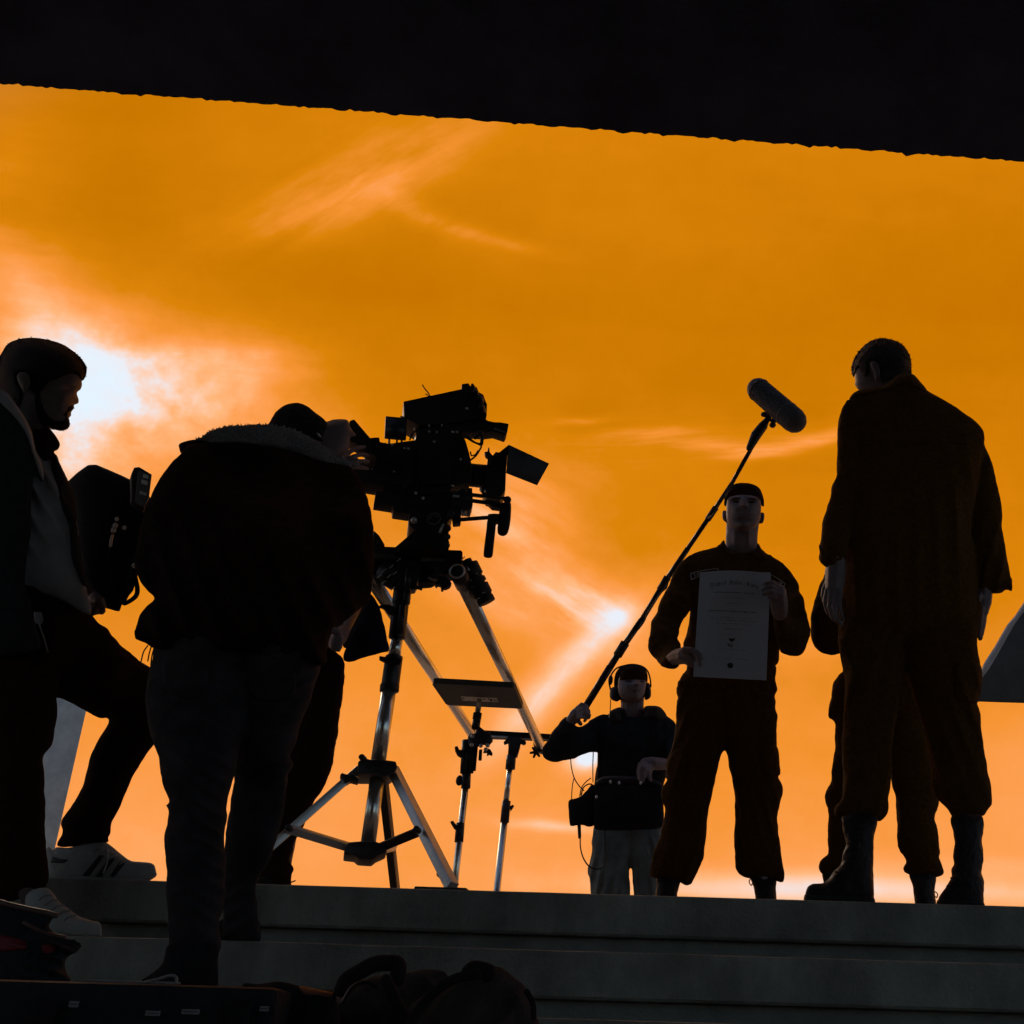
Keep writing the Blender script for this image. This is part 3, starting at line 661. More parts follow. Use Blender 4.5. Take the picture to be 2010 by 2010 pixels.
to6 = Field([(1690, 1110), (1741, 1125), (1790, 1110), (1830, 1150), (1835, 1300), (1820, 1400), (1740, 1420), (1660, 1400), (1655, 1300), (1650, 1150)], Y6, k=.45, g=5)
ar6 = Field(Lk([(300, -290), (210, -258), (180, -213), (150, -153), (125, -63), (105, 27), (97, 90), (105, 170), (130, 230), (165, 260), (220, 275), (268, 271), (340, 240), (400, 100), (400, -100), (360, -240)]), Y6-.03, k=.6, g=3)
remesh('jacket', [to6.solid(), ar6.solid()], m_uniD, p6, .007, 2, .01, .06)
l6L = Field(Lk([(305, 380), (262, 424), (240, 480), (226, 560), (212, 640), (214, 668), (258, 702), (255, 800), (250, 900), (238, 980), (230, 1080), (196, 1140), (190, 1190), (215, 1280), (212, 1340), (208, 1450), (212, 1535), (165, 1570), (150, 1610), (165, 1652), (195, 1672), (260, 1660), (380, 1640), (450, 1500), (480, 1200), (520, 900), (620, 500), (500, 330)]), Y6, k=.5, g=3.5)
l6R = Field(Lk([(560, 400), (590, 700), (592, 830), (598, 950), (612, 1080), (640, 1170), (643, 1300), (646, 1420), (655, 1505), (690, 1550), (710, 1588), (686, 1620), (688, 1645), (730, 1666), (880, 1682), (930, 1672), (944, 1655), (918, 1580), (908, 1548), (919, 1538), (915, 1480), (900, 1380), (880, 1320), (905, 1240), (916, 1210), (900, 1150), (885, 1000), (850, 780), (800, 520), (760, 330)]), Y6, k=.5, g=3.5)
remesh('trousers', [l6L.solid(), l6R.solid()], m_uniD, p6, .007, 2, .012, .055)
for pts, ax in (([(728, 1640), (745, 1740), (758, 1840), (765, 1990), (890, 1990), (892, 1845), (885, 1770), (884, 1640)], 825), ([(180, 1640), (190, 1740), (200, 1840), (205, 1985), (330, 1985), (330, 1845), (330, 1770), (330, 1640)], 260)):
    bf = Field(Lk(pts), Y6, k=.6, g=2.5); a = at(*Lk([(ax, 1980)])[0], Y6)
    bt = remesh('boot', [bf.solid(), shoe_block(a, a+np.array([.01, -.2, 0]), H1)], m_boot, p6, .005, 1, .004, .03)
cable('bootlace', [(*Lk([(884, 1770)])[0], Y6-.02), (*Lk([(902, 1785)])[0], Y6-.03), (*Lk([(898, 1808)])[0], Y6-.03), (*Lk([(884, 1800)])[0], Y6-.02)], .002, m_cable, p6)

# ---------------------------------------------- person: holding the certificate
p5 = thing('person', 'man in cap and brown uniform facing us, holding up a certificate', 'person', base(1440, 4.0, H1))
Y5 = 4.0
hb = lambda L_: [(*I([(x, y)])[0], sx/4.39, sy/4.39, a) for x, y, sx, sy, a in L_]
head5 = Field(I([(818, 300), (815, 380), (820, 440), (838, 485), (872, 515), (918, 536), (962, 540), (1008, 534), (1052, 512), (1086, 478), (1106, 440), (1113, 380), (1114, 300), (1085, 225), (1020, 190), (960, 180), (890, 195), (840, 235)]), 3.965, k=.80, g=1.5,
    bumps=hb([(962, 290, 20, 40, .016), (962, 318, 30, 15, .018), (938, 322, 12, 10, .006), (988, 324, 12, 10, .006), (902, 280, 36, 17, -.016), (1030, 284, 36, 17, -.016), (905, 250, 48, 9, .007), (1028, 252, 48, 9, .007),
              (960, 384, 60, 9, .007), (960, 398, 56, 4.5, -.009), (960, 412, 46, 10, .008), (960, 438, 60, 8, -.006), (960, 486, 50, 26, .014), (845, 380, 22, 60, -.004), (1085, 380, 22, 60, -.004),
              (900, 345, 30, 26, .004), (1028, 347, 30, 26, .004), (941, 330, 8, 6, -.010), (983, 332, 8, 6, -.010)]))
neck5 = Field(I([(824, 380), (816, 470), (812, 560), (808, 640), (798, 720), (850, 800), (960, 820), (1060, 800), (1097, 720), (1084, 640), (1087, 560), (1096, 480), (1102, 380)]), 4.045, k=.62, g=1.8, bumps=hb([(885, 610, 18, 70, .010), (1010, 610, 18, 70, .010), (950, 600, 26, 40, .006)]))
earL = Field(I([(815, 362), (798, 358), (783, 366), (779, 398), (786, 438), (806, 458), (822, 452), (824, 400)]), Y5+.03, k=.7, g=1.5)
earR = Field(I([(1106, 385), (1124, 376), (1141, 384), (1144, 416), (1134, 462), (1116, 474), (1102, 468), (1100, 420)]), Y5+.03, k=.7, g=1.5)
YH = 3.70
hand5L = hand_tubes([I([(345, 1645, 3.80, .026), (400, 1620, 3.76, .030), (460, 1610, 3.72, .032), (500, 1625, 3.71, .030)]),
    I([(480, 1560, 3.69, .010), (540, 1565, 3.675, .0095), (585, 1600, 3.675, .0085), (600, 1640, 3.68, .0075)]),
    I([(490, 1590, 3.73, .0105), (545, 1605, 3.73, .010), (590, 1640, 3.73, .009)]),
    I([(490, 1630, 3.73, .0105), (540, 1660, 3.73, .010), (580, 1690, 3.73, .0085)]),
    I([(480, 1665, 3.73, .010), (520, 1695, 3.73, .009), (555, 1712, 3.73, .008)]),
    I([(450, 1560, 3.68, .012), (520, 1560, 3.668, .011), (575, 1620, 3.668, .010), (590, 1690, 3.672, .008)])])
hand5R = hand_tubes([I([(1275, 1240, 3.74, .030), (1270, 1170, 3.71, .034), (1260, 1100, 3.69, .034), (1270, 1060, 3.70, .028)]),
    I([(1262, 1030, 3.69, .0105), (1215, 985, 3.672, .010), (1165, 985, 3.672, .009), (1140, 1000, 3.675, .008)]),
    I([(1262, 1060, 3.68, .0105), (1205, 1020, 3.665, .010), (1150, 1030, 3.668, .009), (1130, 1050, 3.672, .008)]),
    I([(1262, 1090, 3.68, .0105), (1210, 1060, 3.66, .010), (1160, 1070, 3.665, .009), (1135, 1082, 3.672, .008)]),
    I([(1262, 1120, 3.68, .010), (1220, 1100, 3.66, .009), (1188, 1108, 3.668, .008)]),
    I([(1300, 1130, 3.72, .012), (1305, 1060, 3.74, .011), (1270, 1005, 3.75, .010), (1215, 975, 3.745, .008)])])
remesh('body', [head5.solid(), neck5.solid(), earL.solid(), earR.solid(),
    tube(I([(950, 740, 4.045, .06), (955, 900, Y5, .1), (920, 1200, Y5, .13), (880, 1700, Y5, .13), (870, 1850, Y5, .13)])),
    tube(I([(900, 860, Y5, .08), (480, 900, Y5, .055), (330, 1200, 3.97, .045), (250, 1480, 3.94, .03), (345, 1640, 3.82, .026)])),
    tube(I([(1000, 860, Y5, .08), (1320, 960, Y5, .055), (1420, 1250, 3.95, .045), (1420, 1500, 3.90, .04), (1340, 1380, 3.87, .032), (1280, 1255, 3.78, .030)])),
    tube(J([(640, 150, Y5, .10), (560, 700, Y5, .08), (450, 1200, Y5, .055), (330, 1700, Y5, .045), (290, 1900, Y5, .045)])),
    tube(J([(900, 150, Y5, .10), (1000, 700, Y5, .08), (1040, 1200, Y5, .055), (1090, 1700, Y5, .045), (1100, 1920, Y5, .045)]))]+hand5L+hand5R, m_skin, p5, .0036, 1)
for x, y in ((905, 284), (1030, 288)):
    obj('eye', head5.overlay(I([(x-26, y), (x, y-9), (x+26, y+1), (x, y+8)]), .0015, back=False, g=1.0, ramp=1.5), m_hair, p5)
    obj('eyebrow', head5.overlay(I([(x-40, y-24), (x, y-36), (x+40, y-24), (x, y-27)]), .003, back=False, g=1.0, ramp=1.5), m_hair, p5)
obj('lips', head5.overlay(I([(898, 400), (930, 390), (960, 394), (990, 390), (1024, 402), (990, 416), (960, 420), (930, 416)]), .0015, back=False, g=1.2, ramp=2), m_lips, p5)
for x, y in ((941, 329), (983, 331)):
    obj('nostril', head5.overlay(I([(x-10, y-5), (x+8, y-6), (x+11, y+5), (x-8, y+6)]), .0008, back=False, g=.9, ramp=1.5), m_hair, p5)
cap5 = I([(801, 345), (796, 290), (804, 235), (829, 170), (868, 139), (940, 121), (1005, 124), (1062, 140), (1107, 178), (1127, 225), (1139, 275), (1135, 345), (1124, 320), (1108, 262), (1050, 205), (960, 190), (880, 200), (840, 245), (818, 305)])
crown5 = Field(I([(801, 330), (796, 290), (804, 235), (829, 170), (868, 139), (940, 121), (1005, 124), (1062, 140), (1107, 178), (1127, 225), (1139, 275), (1135, 330), (1090, 290), (960, 270), (850, 290)]), Y5+.015, k=.75, g=2)
cp = remesh('cap', [crown5.solid()], m_cap, p5, .004, 1, .003, .03)
# brim projects towards us, its underside visible
V = []; nB = 26
for i in range(nB+1):
    t = i/nB; a = math.pi*t
    inner = at(*I([(966-138*math.cos(a), 270-46*math.sin(a))])[0], 3.955-.075*math.sin(a))
    outer = at(*I([(966-154*math.cos(a), 262-114*math.sin(a))])[0], 3.955-.165*math.sin(a)**.8)
    V += [inner, outer, outer+np.array([0, 0, .004]), inner+np.array([0, 0, .006])]
F = []
for i in range(nB):
    for j in range(4): F.append((i*4+j, i*4+(j+1) % 4, (i+1)*4+(j+1) % 4, (i+1)*4+j))
obj('brim', (np.array(V), F+[(3, 2, 1, 0), tuple(nB*4+j for j in range(4))]), m_cap, cp, angle=.6)
tor5 = Field(I([(795, 620), (740, 668), (680, 688), (560, 722), (470, 768), (430, 830), (440, 1000), (480, 1150), (505, 1220), (495, 1320), (470, 1430), (445, 1520), (468, 1640), (474, 1735), (440, 1775), (405, 1850), (392, 1930), (800, 1990), (1245, 1930), (1236, 1820), (1232, 1692), (1250, 1690), (1272, 1655), (1272, 1560), (1320, 1300), (1400, 1000), (1390, 930), (1342, 850), (1272, 795), (1218, 766), (1192, 738), (1184, 748), (1140, 715), (1110, 685), (1087, 648), (1065, 700), (960, 728), (850, 708), (812, 668)]), Y5, k=.36, g=3, fold=(.010, 80, 27))
aL5 = Field(I([(520, 745), (470, 770), (420, 815), (380, 870), (345, 930), (320, 1000), (290, 1060), (250, 1130), (226, 1190), (222, 1230), (190, 1280), (162, 1318), (166, 1350), (155, 1420), (145, 1480), (139, 1540), (160, 1590), (205, 1640), (245, 1690), (256, 1706), (330, 1726), (376, 1725), (410, 1702), (418, 1660), (400, 1600), (430, 1530), (396, 1470), (410, 1420), (405, 1385), (440, 1310), (480, 1262), (506, 1215), (540, 1000), (560, 850)]), I([(480, 900, 3.99), (300, 1200, 3.96), (200, 1500, 3.90), (370, 1680, 3.80)]), k=.6, g=2.6, fold=(.010, 30, 20))
aR5 = Field(I([(1290, 815), (1345, 855), (1390, 920), (1432, 985), (1443, 1060), (1474, 1105), (1489, 1150), (1492, 1200), (1512, 1270), (1532, 1340), (1541, 1400), (1532, 1465), (1482, 1580), (1450, 1609), (1395, 1619), (1330, 1602), (1278, 1576), (1240, 1450), (1215, 1300), (1230, 1250), (1310, 1235), (1300, 1050), (1270, 930)]), I([(1350, 920, 3.99), (1440, 1250, 3.95), (1420, 1520, 3.86), (1260, 1300, 3.80)]), k=.55, g=2.6, fold=(.010, 150, 20))
remesh('shirt', [tor5.solid(), aL5.solid(), aR5.solid()], m_uni, p5, .006, 1, .007, .055)
obj('collar', tor5.overlay(I([(795, 616), (760, 650), (735, 672), (790, 700), (860, 760), (930, 735), (860, 712), (816, 675)]), .014, back=False, g=2.5, ramp=4), m_uni, p5)
obj('collar', tor5.overlay(I([(1088, 644), (1118, 690), (1150, 722), (1175, 780), (1120, 790), (1040, 745), (990, 728), (1060, 706)]), .014, back=False, g=2.5, ramp=4), m_uni, p5)
obj('chest_pocket', tor5.overlay(I([(512, 990), (600, 985), (600, 1180), (515, 1190)]), .008, back=False, g=3, ramp=3), m_uni, p5)
def tape(frame, letters, name):
    fl = Field(I(frame), 3.0, k=.3, g=2, smooth=False)
    V_, F_ = tor5.tri(densify(I(frame), 2), 2); f, b = tor5.front(V_[:, 0], V_[:, 1])
    bk = obj(name, tor5.sheets(V_, F_, f+.013, -f*.6), m_uniD, p5)
    def on(x, y, ex):
        q = I([(x, y)])[0]; fz, _ = tor5.front(np.array([q[0]]), np.array([q[1]])); return at(q[0], q[1], Y5-fz[0]-ex)
    n = len(frame); border = []
    for i in range(n):
        a, b_ = frame[i], frame[(i+1) % n]
        pts = [on(a[0]+(b_[0]-a[0])*t, a[1]+(b_[1]-a[1])*t, .0135) for t in np.linspace(0, 1, 8)]
        border.append(tube3(pts, .0016, 6))
    obj('border', joined(border), m_thread, bk)
    ls = [tube3([on(x, y, .0145) for x, y in s], .0017, 6) for s in letters]
    if ls: obj('lettering', joined(ls), m_thread, bk)
tape([(506, 906), (560, 888), (640, 872), (743, 860), (746, 900), (640, 918), (570, 932), (514, 955)],
     [[(538, 905), (548, 930), (555, 908), (564, 926), (568, 898)], [(592, 892), (574, 897), (578, 922), (597, 917)], [(576, 909), (590, 905)]], 'name_tape')
tape([(1196, 912), (1250, 940), (1321, 990), (1306, 1026), (1240, 985), (1196, 958)],
     [[(1270, 990), (1282, 968), (1284, 998), (1298, 982)]], 'name_tape')
lg5L = Field(J([(500, -60), (440, 0), (400, 60), (378, 120), (372, 180), (385, 205), (370, 235), (368, 300), (365, 400), (350, 520), (330, 630), (290, 730), (284, 790), (290, 890), (256, 940), (243, 990), (250, 1060), (276, 1110), (270, 1180), (250, 1270), (235, 1350), (200, 1440), (170, 1520), (155, 1600), (150, 1650), (163, 1683), (208, 1694), (300, 1706), (395, 1726), (430, 1750), (460, 1758), (487, 1750), (520, 1690), (560, 1610), (590, 1530), (605, 1400), (618, 1280), (632, 1150), (655, 1030), (680, 920), (715, 760), (742, 660), (775, 622), (800, 300), (800, -60)]), Y5, k=.46, g=3, fold=(.010, 110, 25))
lg5R = Field(J([(700, -60), (720, 300), (772, 620), (792, 700), (816, 830), (841, 960), (851, 1060), (851, 1200), (846, 1350), (850, 1500), (853, 1600), (870, 1640), (905, 1675), (960, 1696), (1000, 1694), (1090, 1705), (1180, 1715), (1245, 1730), (1258, 1665), (1245, 1580), (1220, 1400), (1205, 1280), (1197, 1190), (1215, 1110), (1240, 1020), (1243, 960), (1230, 910), (1198, 852), (1223, 838), (1220, 790), (1200, 700), (1195, 600), (1197, 420), (1205, 370), (1200, 340), (1180, 290), (1190, 240), (1176, 200), (1195, 140), (1178, 70), (1180, -60)]), Y5, k=.46, g=3, fold=(.010, 72, 25))
remesh('trousers', [lg5L.solid(), lg5R.solid()], m_uniD, p5, .0062, 1, .008, .05)
obj('belt', joined([tor5.overlay(J([(398, 60), (700, 95), (1180, 75), (1184, 120), (700, 142), (384, 110)]), .008, g=3, ramp=3)]), m_uniD, p5)
obj('cargo_pocket', lg5R.overlay(J([(1080, 620), (1197, 610), (1222, 790), (1224, 842), (1190, 850), (1090, 840)]), .010, g=3, ramp=3), m_uniD, p5)
obj('cargo_pocket', lg5L.overlay(J([(350, 640), (300, 720), (284, 800), (290, 880), (420, 880), (430, 640)]), .010, g=3, ramp=3), m_uniD, p5)
for pts, ax in (([(215, 1660), (206, 1760), (196, 1830), (190, 2050), (370, 2050), (372, 1835), (386, 1780), (396, 1690)], 290), ([(985, 1670), (1005, 1770), (1018, 1850), (1025, 2050), (1190, 2050), (1193, 1855), (1188, 1780), (1182, 1690)], 1105)):
    bf = Field(J(pts), Y5, k=.6, g=2.5); a = at(*J([(ax, 2000)])[0], Y5)
    bt = remesh('boot', [bf.solid(), shoe_block(a, a+np.array([(ax-700)*.00012, -.19, 0]), H1)], m_boot, p5, .005, 1, .004, .03)
cable('bootlace', [(*J([(985, 1690)])[0], Y5-.03), (*J([(968, 1725)])[0], Y5-.04), (*J([(985, 1755)])[0], Y5-.04), (*J([(998, 1735)])[0], Y5-.03)], .002, m_cable, p5)

# ---------------------------------------------- person: sound recordist
ZP = 1.16
p4 = thing('person', 'sound recordist in dark hooded jacket and cap holding the boom pole', 'person', base(1230, 5.2, ZP))
Y4 = 5.2
hb4 = lambda L_: [(*H([(x, y)])[0], sx/3.864, sy/3.864, a) for x, y, sx, sy, a in L_]
head4 = Field(H([(676, 200), (667, 235), (670, 290), (680, 328), (706, 354), (745, 370), (785, 374), (822, 366), (852, 344), (870, 310), (880, 250), (876, 195), (840, 150), (780, 130), (710, 150)]), 5.17, k=.80, g=1.4,
    bumps=hb4([(806, 226, 15, 26, .014), (808, 244, 22, 10, .016), (752, 222, 26, 12, -.012), (852, 222, 20, 12, -.010), (806, 284, 38, 7, .007), (806, 292, 36, 3.5, -.007), (806, 301, 30, 7, .007), (802, 340, 34, 18, .012), (735, 270, 20, 22, .003)]))
neck4 = Field(H([(686, 290), (688, 360), (690, 400), (687, 430), (690, 520), (760, 560), (840, 545), (872, 500), (864, 410), (866, 360), (870, 290)]), 5.24, k=.62, g=1.6, bumps=hb4([(735, 440, 12, 40, .008), (812, 440, 12, 40, .008)]))
hand4L = hand_tubes([H([(315, 520, 5.06, .028), (345, 480, 5.05, .032), (375, 455, 5.05, .032), (395, 450, 5.06, .028)]),
    H([(360, 425, 5.03, .011), (392, 396, 5.01, .011), (430, 408, 5.02, .010), (438, 432, 5.05, .009)]),
    H([(375, 440, 5.02, .011), (415, 425, 5.00, .011), (445, 445, 5.02, .010), (448, 465, 5.05, .009)]),
    H([(375, 470, 5.02, .011), (420, 455, 5.00, .011), (452, 480, 5.02, .010), (446, 500, 5.05, .008)]),
    H([(370, 495, 5.02, .010), (405, 490, 5.005, .010), (428, 505, 5.02, .009), (415, 522, 5.04, .008)]),
    H([(345, 500, 5.06, .012), (365, 520, 5.08, .012), (385, 545, 5.09, .010)])])
hand4R = hand_tubes([H([(1040, 850, 5.06, .026), (985, 848, 5.04, .030), (930, 845, 5.02, .032), (880, 845, 5.01, .028)]),
    H([(870, 835, 5.00, .011), (835, 850, 4.99, .011), (822, 910, 4.98, .0095), (830, 965, 4.98, .008)]),
    H([(880, 850, 4.99, .011), (850, 870, 4.97, .011), (838, 930, 4.97, .0095), (845, 985, 4.97, .008)]),
    H([(890, 860, 4.99, .011), (872, 885, 4.97, .011), (862, 935, 4.97, .0095), (860, 980, 4.97, .008)]),
    H([(905, 865, 4.99, .010), (895, 900, 4.98, .010), (885, 945, 4.98, .008)]),
    H([(925, 870, 5.01, .012), (910, 905, 4.99, .011), (905, 945, 4.98, .010), (918, 972, 4.97, .008)])])
remesh('body', [head4.solid(), neck4.solid(), tube(H([(775, 480, 5.24, .06), (790, 700, Y4, .12), (770, 1000, Y4, .12), (740, 1300, Y4, .12)])),
    tube(H([(760, 560, Y4, .08), (500, 570, Y4, .055), (200, 745, 5.10, .042), (230, 620, 5.07, .036), (315, 520, 5.06, .027)])),
    tube(H([(820, 560, Y4, .08), (1050, 600, Y4, .055), (1090, 860, 5.15, .042), (1040, 850, 5.06, .027)])),
    tube(H([(660, 1300, Y4, .09), (600, 1700, Y4, .065), (570, 2500, Y4, .045), (560, 2700, Y4, .045)])),
    tube(H([(850, 1300, Y4, .09), (880, 1700, Y4, .065), (880, 2500, Y4, .045), (880, 2700, Y4, .045)]))]+hand4L+hand4R, m_skin, p4, .0042, 1)
for x, y in ((756, 224), (850, 224)):
    obj('eye', head4.overlay(H([(x-18, y), (x, y-6), (x+18, y+1), (x, y+6)]), .0015, back=False, g=1.0, ramp=1.5), m_hair, p4)
obj('lips', head4.overlay(H([(772, 292), (790, 284), (806, 287), (822, 284), (842, 293), (822, 302), (806, 305), (788, 302)]), .0015, back=False, g=1.2, ramp=2), m_lips, p4)
for x, y in ((797, 250), (820, 250)):
    obj('nostril', head4.overlay(H([(x-7, y-4), (x+5, y-4), (x+7, y+4), (x-5, y+4)]), .0008, back=False, g=.9, ramp=1.5), m_hair, p4)
crown4 = Field(H([(640, 275), (640, 205), (655, 150), (690, 112), (740, 101), (800, 97), (850, 110), (882, 140), (894, 180), (890, 235), (860, 205), (780, 190), (700, 215), (665, 260)]), Y4+.01, k=.8, g=1.8)
cp4 = remesh('cap', [crown4.solid()], m_cap, p4, .0045, 1)
V = []; F = []; nB = 22
for i in range(nB+1):
    a = math.pi*i/nB
    inn = at(*H([(778-96*math.cos(a), 218-10*math.sin(a))])[0], 5.155-.07*math.sin(a))
    out = at(*H([(786-106*math.cos(a), 208-84*math.sin(a))])[0], 5.155-.16*math.sin(a)**.8)
    V += [inn, out, out+np.array([0, 0, .004]), inn+np.array([0, 0, .006])]
for i in range(nB):
    for j in range(4): F.append((i*4+j, i*4+(j+1) % 4, (i+1)*4+(j+1) % 4, (i+1)*4+j))
obj('brim', (np.array(V), F+[(3, 2, 1, 0), tuple(nB*4+j for j in range(4))]), m_cap, cp4, angle=.6)
tor4 = Field(H([(605, 462), (600, 478), (520, 490), (455, 518), (440, 545), (470, 640), (500, 745), (522, 772), (510, 850), (490, 980), (480, 1100), (490, 1330), (560, 1355), (760, 1375), (990, 1350), (1014, 1180), (1004, 1040), (1050, 900), (1092, 650), (1106, 545), (1080, 510), (1036, 488), (1020, 455), (982, 418), (930, 408), (872, 416), (862, 470), (830, 494), (700, 487), (686, 424), (642, 430)]), Y4, k=.40, g=3, fold=(.012, 80, 18))
aL4 = Field(H([(590, 482), (510, 489), (440, 536), (385, 566), (350, 560), (325, 515), (290, 485), (255, 500), (215, 550), (160, 620), (140, 660), (115, 700), (95, 740), (95, 785), (120, 815), (180, 836), (250, 826), (330, 806), (410, 776), (470, 754), (530, 750), (600, 650)]), H([(520, 600, Y4), (200, 745, 5.10), (290, 560, 5.07)]), k=.5, g=3)
aR4 = Field(H([(1000, 470), (1080, 510), (1108, 545), (1112, 700), (1120, 850), (1110, 920), (1060, 930), (1030, 880), (1020, 835), (1040, 790), (1020, 650), (980, 560)]), H([(1050, 550, Y4), (1090, 850, 5.12), (1040, 850, 5.07)]), k=.6, g=3)
remesh('jacket', [tor4.solid(), aL4.solid(), aR4.solid()], m_char, p4, .007, 2, .010, .06)
obj('hood', tor4.overlay(H([(603, 465), (610, 448), (645, 428), (688, 420), (700, 470), (690, 520), (640, 530), (605, 500)]), .02, g=2.5, ramp=6), m_bag, p4)
obj('hood', tor4.overlay(H([(872, 414), (930, 406), (984, 415), (1022, 452), (1037, 488), (1000, 520), (930, 500), (860, 500), (864, 460)]), .02, g=2.5, ramp=6), m_bag, p4)
for sx in (505, 905):
    obj('harness_strap', tor4.overlay(H([(sx, 500), (sx+22, 500), (sx+30, 760), (sx+26, 990), (sx+4, 990), (sx+8, 760)]), .006, back=False, g=2.5, ramp=2), m_bagd, p4)
lL4 = Field(H([(500, 1250), (485, 1330), (470, 1440), (474, 1480), (459, 1570), (435, 1650), (455, 1720), (465, 1830), (470, 2100), (480, 2690), (640, 2690), (720, 2100), (760, 1830), (750, 1700), (757, 1612), (768, 1595), (800, 1320), (760, 1250)]), Y4, k=.5, g=3, fold=(.016, 105, 16))
lR4 = Field(H([(700, 1250), (740, 1500), (766, 1600), (778, 1640), (776, 1700), (790, 1830), (810, 2690), (970, 2690), (1010, 2100), (1005, 1700), (1010, 1320), (960, 1250)]), Y4, k=.5, g=3, fold=(.016, 80, 16))
remesh('trousers', [lL4.solid(), lR4.solid()], m_khaki, p4, .006, 1, .010, .05)
for ax in (560, 885):
    a = at(*H([(ax, 2700)])[0], Y4); remesh('shoe', [shoe_block(a, a+np.array([0, -.2, 0]), ZP)], m_boot, p4, .006, 1)

# headphones
hp = thing('headphones', 'black over-ear headphones worn by the sound recordist over his cap', 'headphones', at(*H([(770, 330)])[0], Y4))
for pts, ym in (([(640, 262), (614, 276), (605, 310), (610, 350), (640, 371), (668, 374), (683, 350), (683, 300), (672, 264)], 5.2), ([(880, 232), (905, 236), (914, 262), (920, 300), (916, 342), (890, 362), (872, 362), (872, 300)], 5.2)):
    ff = Field(H(pts), ym, k=1.0, g=1.6)
    ec = remesh('ear_cup', [ff.solid()], m_black, hp, .004, 1)
    c = ff.poly.mean(0); sg = 1 if c[0] < 1240 else -1; p = at(c[0]+sg*9, c[1], ym)
    obj('ear_pad', tube3([p+.024*np.array([.1*math.cos(a), math.cos(a), math.sin(a)]) for a in np.linspace(0, 2*math.pi, 17)], .008, 6), m_bagd, ec)
band = [(612, 285, 5.2), (602, 235, 5.2), (606, 205, 5.2), (622, 165, 5.2), (655, 125, 5.2), (705, 97, 5.2), (770, 86, 5.2), (840, 98, 5.2), (890, 140, 5.2), (912, 200, 5.2), (918, 262, 5.2)]
band = [(x+(4 if 655 < x < 890 else 0), y+(8 if 655 < x < 890 else 0), Y) for x, y, Y in band]
obj('headband', tube3(curve3([at(*q) for q in H(band)], 5), .0042, 8), m_black, hp)
obj('slider', ellipsoid(at(*H([(612, 212)])[0], 5.2), .012, .014, .026), m_black, hp)
cable('cord', H([(612, 360, 5.2), (612, 400, 5.19), (608, 450, 5.17), (602, 500, 5.12)]), .0025, m_cable, hp)

# sound bag
sb = thing('sound_bag', 'black audio mixer bag worn at the waist of the sound recordist', 'bag', at(*H([(740, 1340)])[0], 4.98))
bg4 = Field(H([(492, 1010), (530, 985), (600, 990), (700, 996), (850, 1002), (1000, 1022), (1014, 1180), (1002, 1320), (900, 1345), (560, 1352), (492, 1335), (482, 1180)]), 5.0, k=.35, g=3, cap=.1)
remesh('bag_body', [bg4.solid()], m_bagd, sb, .006, 1, .008, .05)
obj('lid_edge', bg4.overlay(H([(500, 985), (560, 945), (700, 940), (860, 950), (990, 985), (1000, 1010), (850, 1006), (700, 1000), (600, 996), (530, 1000)]), .02, back=False, g=3), m_black, sb)
pch = Field(H([(290, 1130), (305, 1119), (380, 1099), (430, 1050), (482, 1000), (512, 1100), (500, 1300), (450, 1326), (400, 1311), (310, 1318), (301, 1290)]), 5.02, k=.5, g=2.5, cap=.05)
remesh('side_pouch', [pch.solid()], m_bagd, sb, .006, 1, .005, .05)
for q in ((612, 985), (678, 992), (505, 1100), (840, 992)):
    obj('knob', ellipsoid(at(*H([q])[0], 4.93), .006, .006, .008, 8), m_alu, sb)
cable('cable', H([(310, 805, 5.1), (315, 870, 5.08), (335, 950, 5.05), (370, 1010, 5.03), (410, 1050, 5.02)]), .0026, m_cable, sb)
cable('cable', H([(336, 950, 5.05), (322, 1020, 5.04), (316, 1120, 5.03)]), .0024, m_cable, sb)
cable('cable', H([(481, 762, 5.09), (478, 860, 5.07), (479, 985, 5.05)]), .0026, m_cable, sb)
cable('cable', H([(462, 957, 5.06), (425, 985, 5.05), (392, 1030, 5.03), (378, 1095, 5.02)]), .0026, m_cable, sb)
cable('cable', H([(470, 1002, 5.04), (440, 1003, 5.03), (405, 1030, 5.02), (390, 1085, 5.01)]), .0032, m_cable, sb)
obj('plug', tube(H([(374, 1318, 5.02, .008), (378, 1405, 5.02, .007)]), 8), m_black, sb)
cable('cable', H([(382, 1405, 5.02), (384, 1480, 5.0), (405, 1560, 4.97), (450, 1625, 4.95), (510, 1647, 4.95), (555, 1620, 4.96), (576, 1560, 4.97), (572, 1460, 4.98), (568, 1350, 5.0)]), .0032, m_cable, sb)

# boom pole with blimp windshield
bp = thing('boom_pole', 'long black boom pole rising from the recordist to a grey blimp microphone', 'boom pole', at(*H([(390, 470)])[0], 5.04))
def yb_(y): return 4.25+(5.06-4.25)*(y-300)/(1870-300)
pole = Mm([(1106, 318), (1030, 450), (930, 630), (820, 795), (690, 985), (560, 1175), (440, 1372), (330, 1530), (270, 1625), (140, 1835), (95, 1890)])
pr = [.0085, .0095, .010, .011, .0125, .013, .0145, .016, .017, .019, .019]
PP = [at(x, y, yb_((y-720)*2.76)) for x, y in pole]
for i in range(len(PP)-1):
    obj('pole_section', tube3([PP[i], PP[i+1]], [pr[i], pr[i]*1.02], 14, caps=False), m_blackm, bp)
    u = PP[i+1]-PP[i]; u = u/np.linalg.norm(u)
    if 2 <= i <= 8 and i % 2: obj('collar', cyl3(PP[i]-u*.035, PP[i]+u*.035, pr[i]*1.35, 14), m_black, bp)
obj('grip', tube3([at(*q, 4.26) for q in Mm([(1120, 285), (1098, 320), (1060, 370), (1025, 440)])], [.012, .022, .024, .016], 14), m_black, bp)
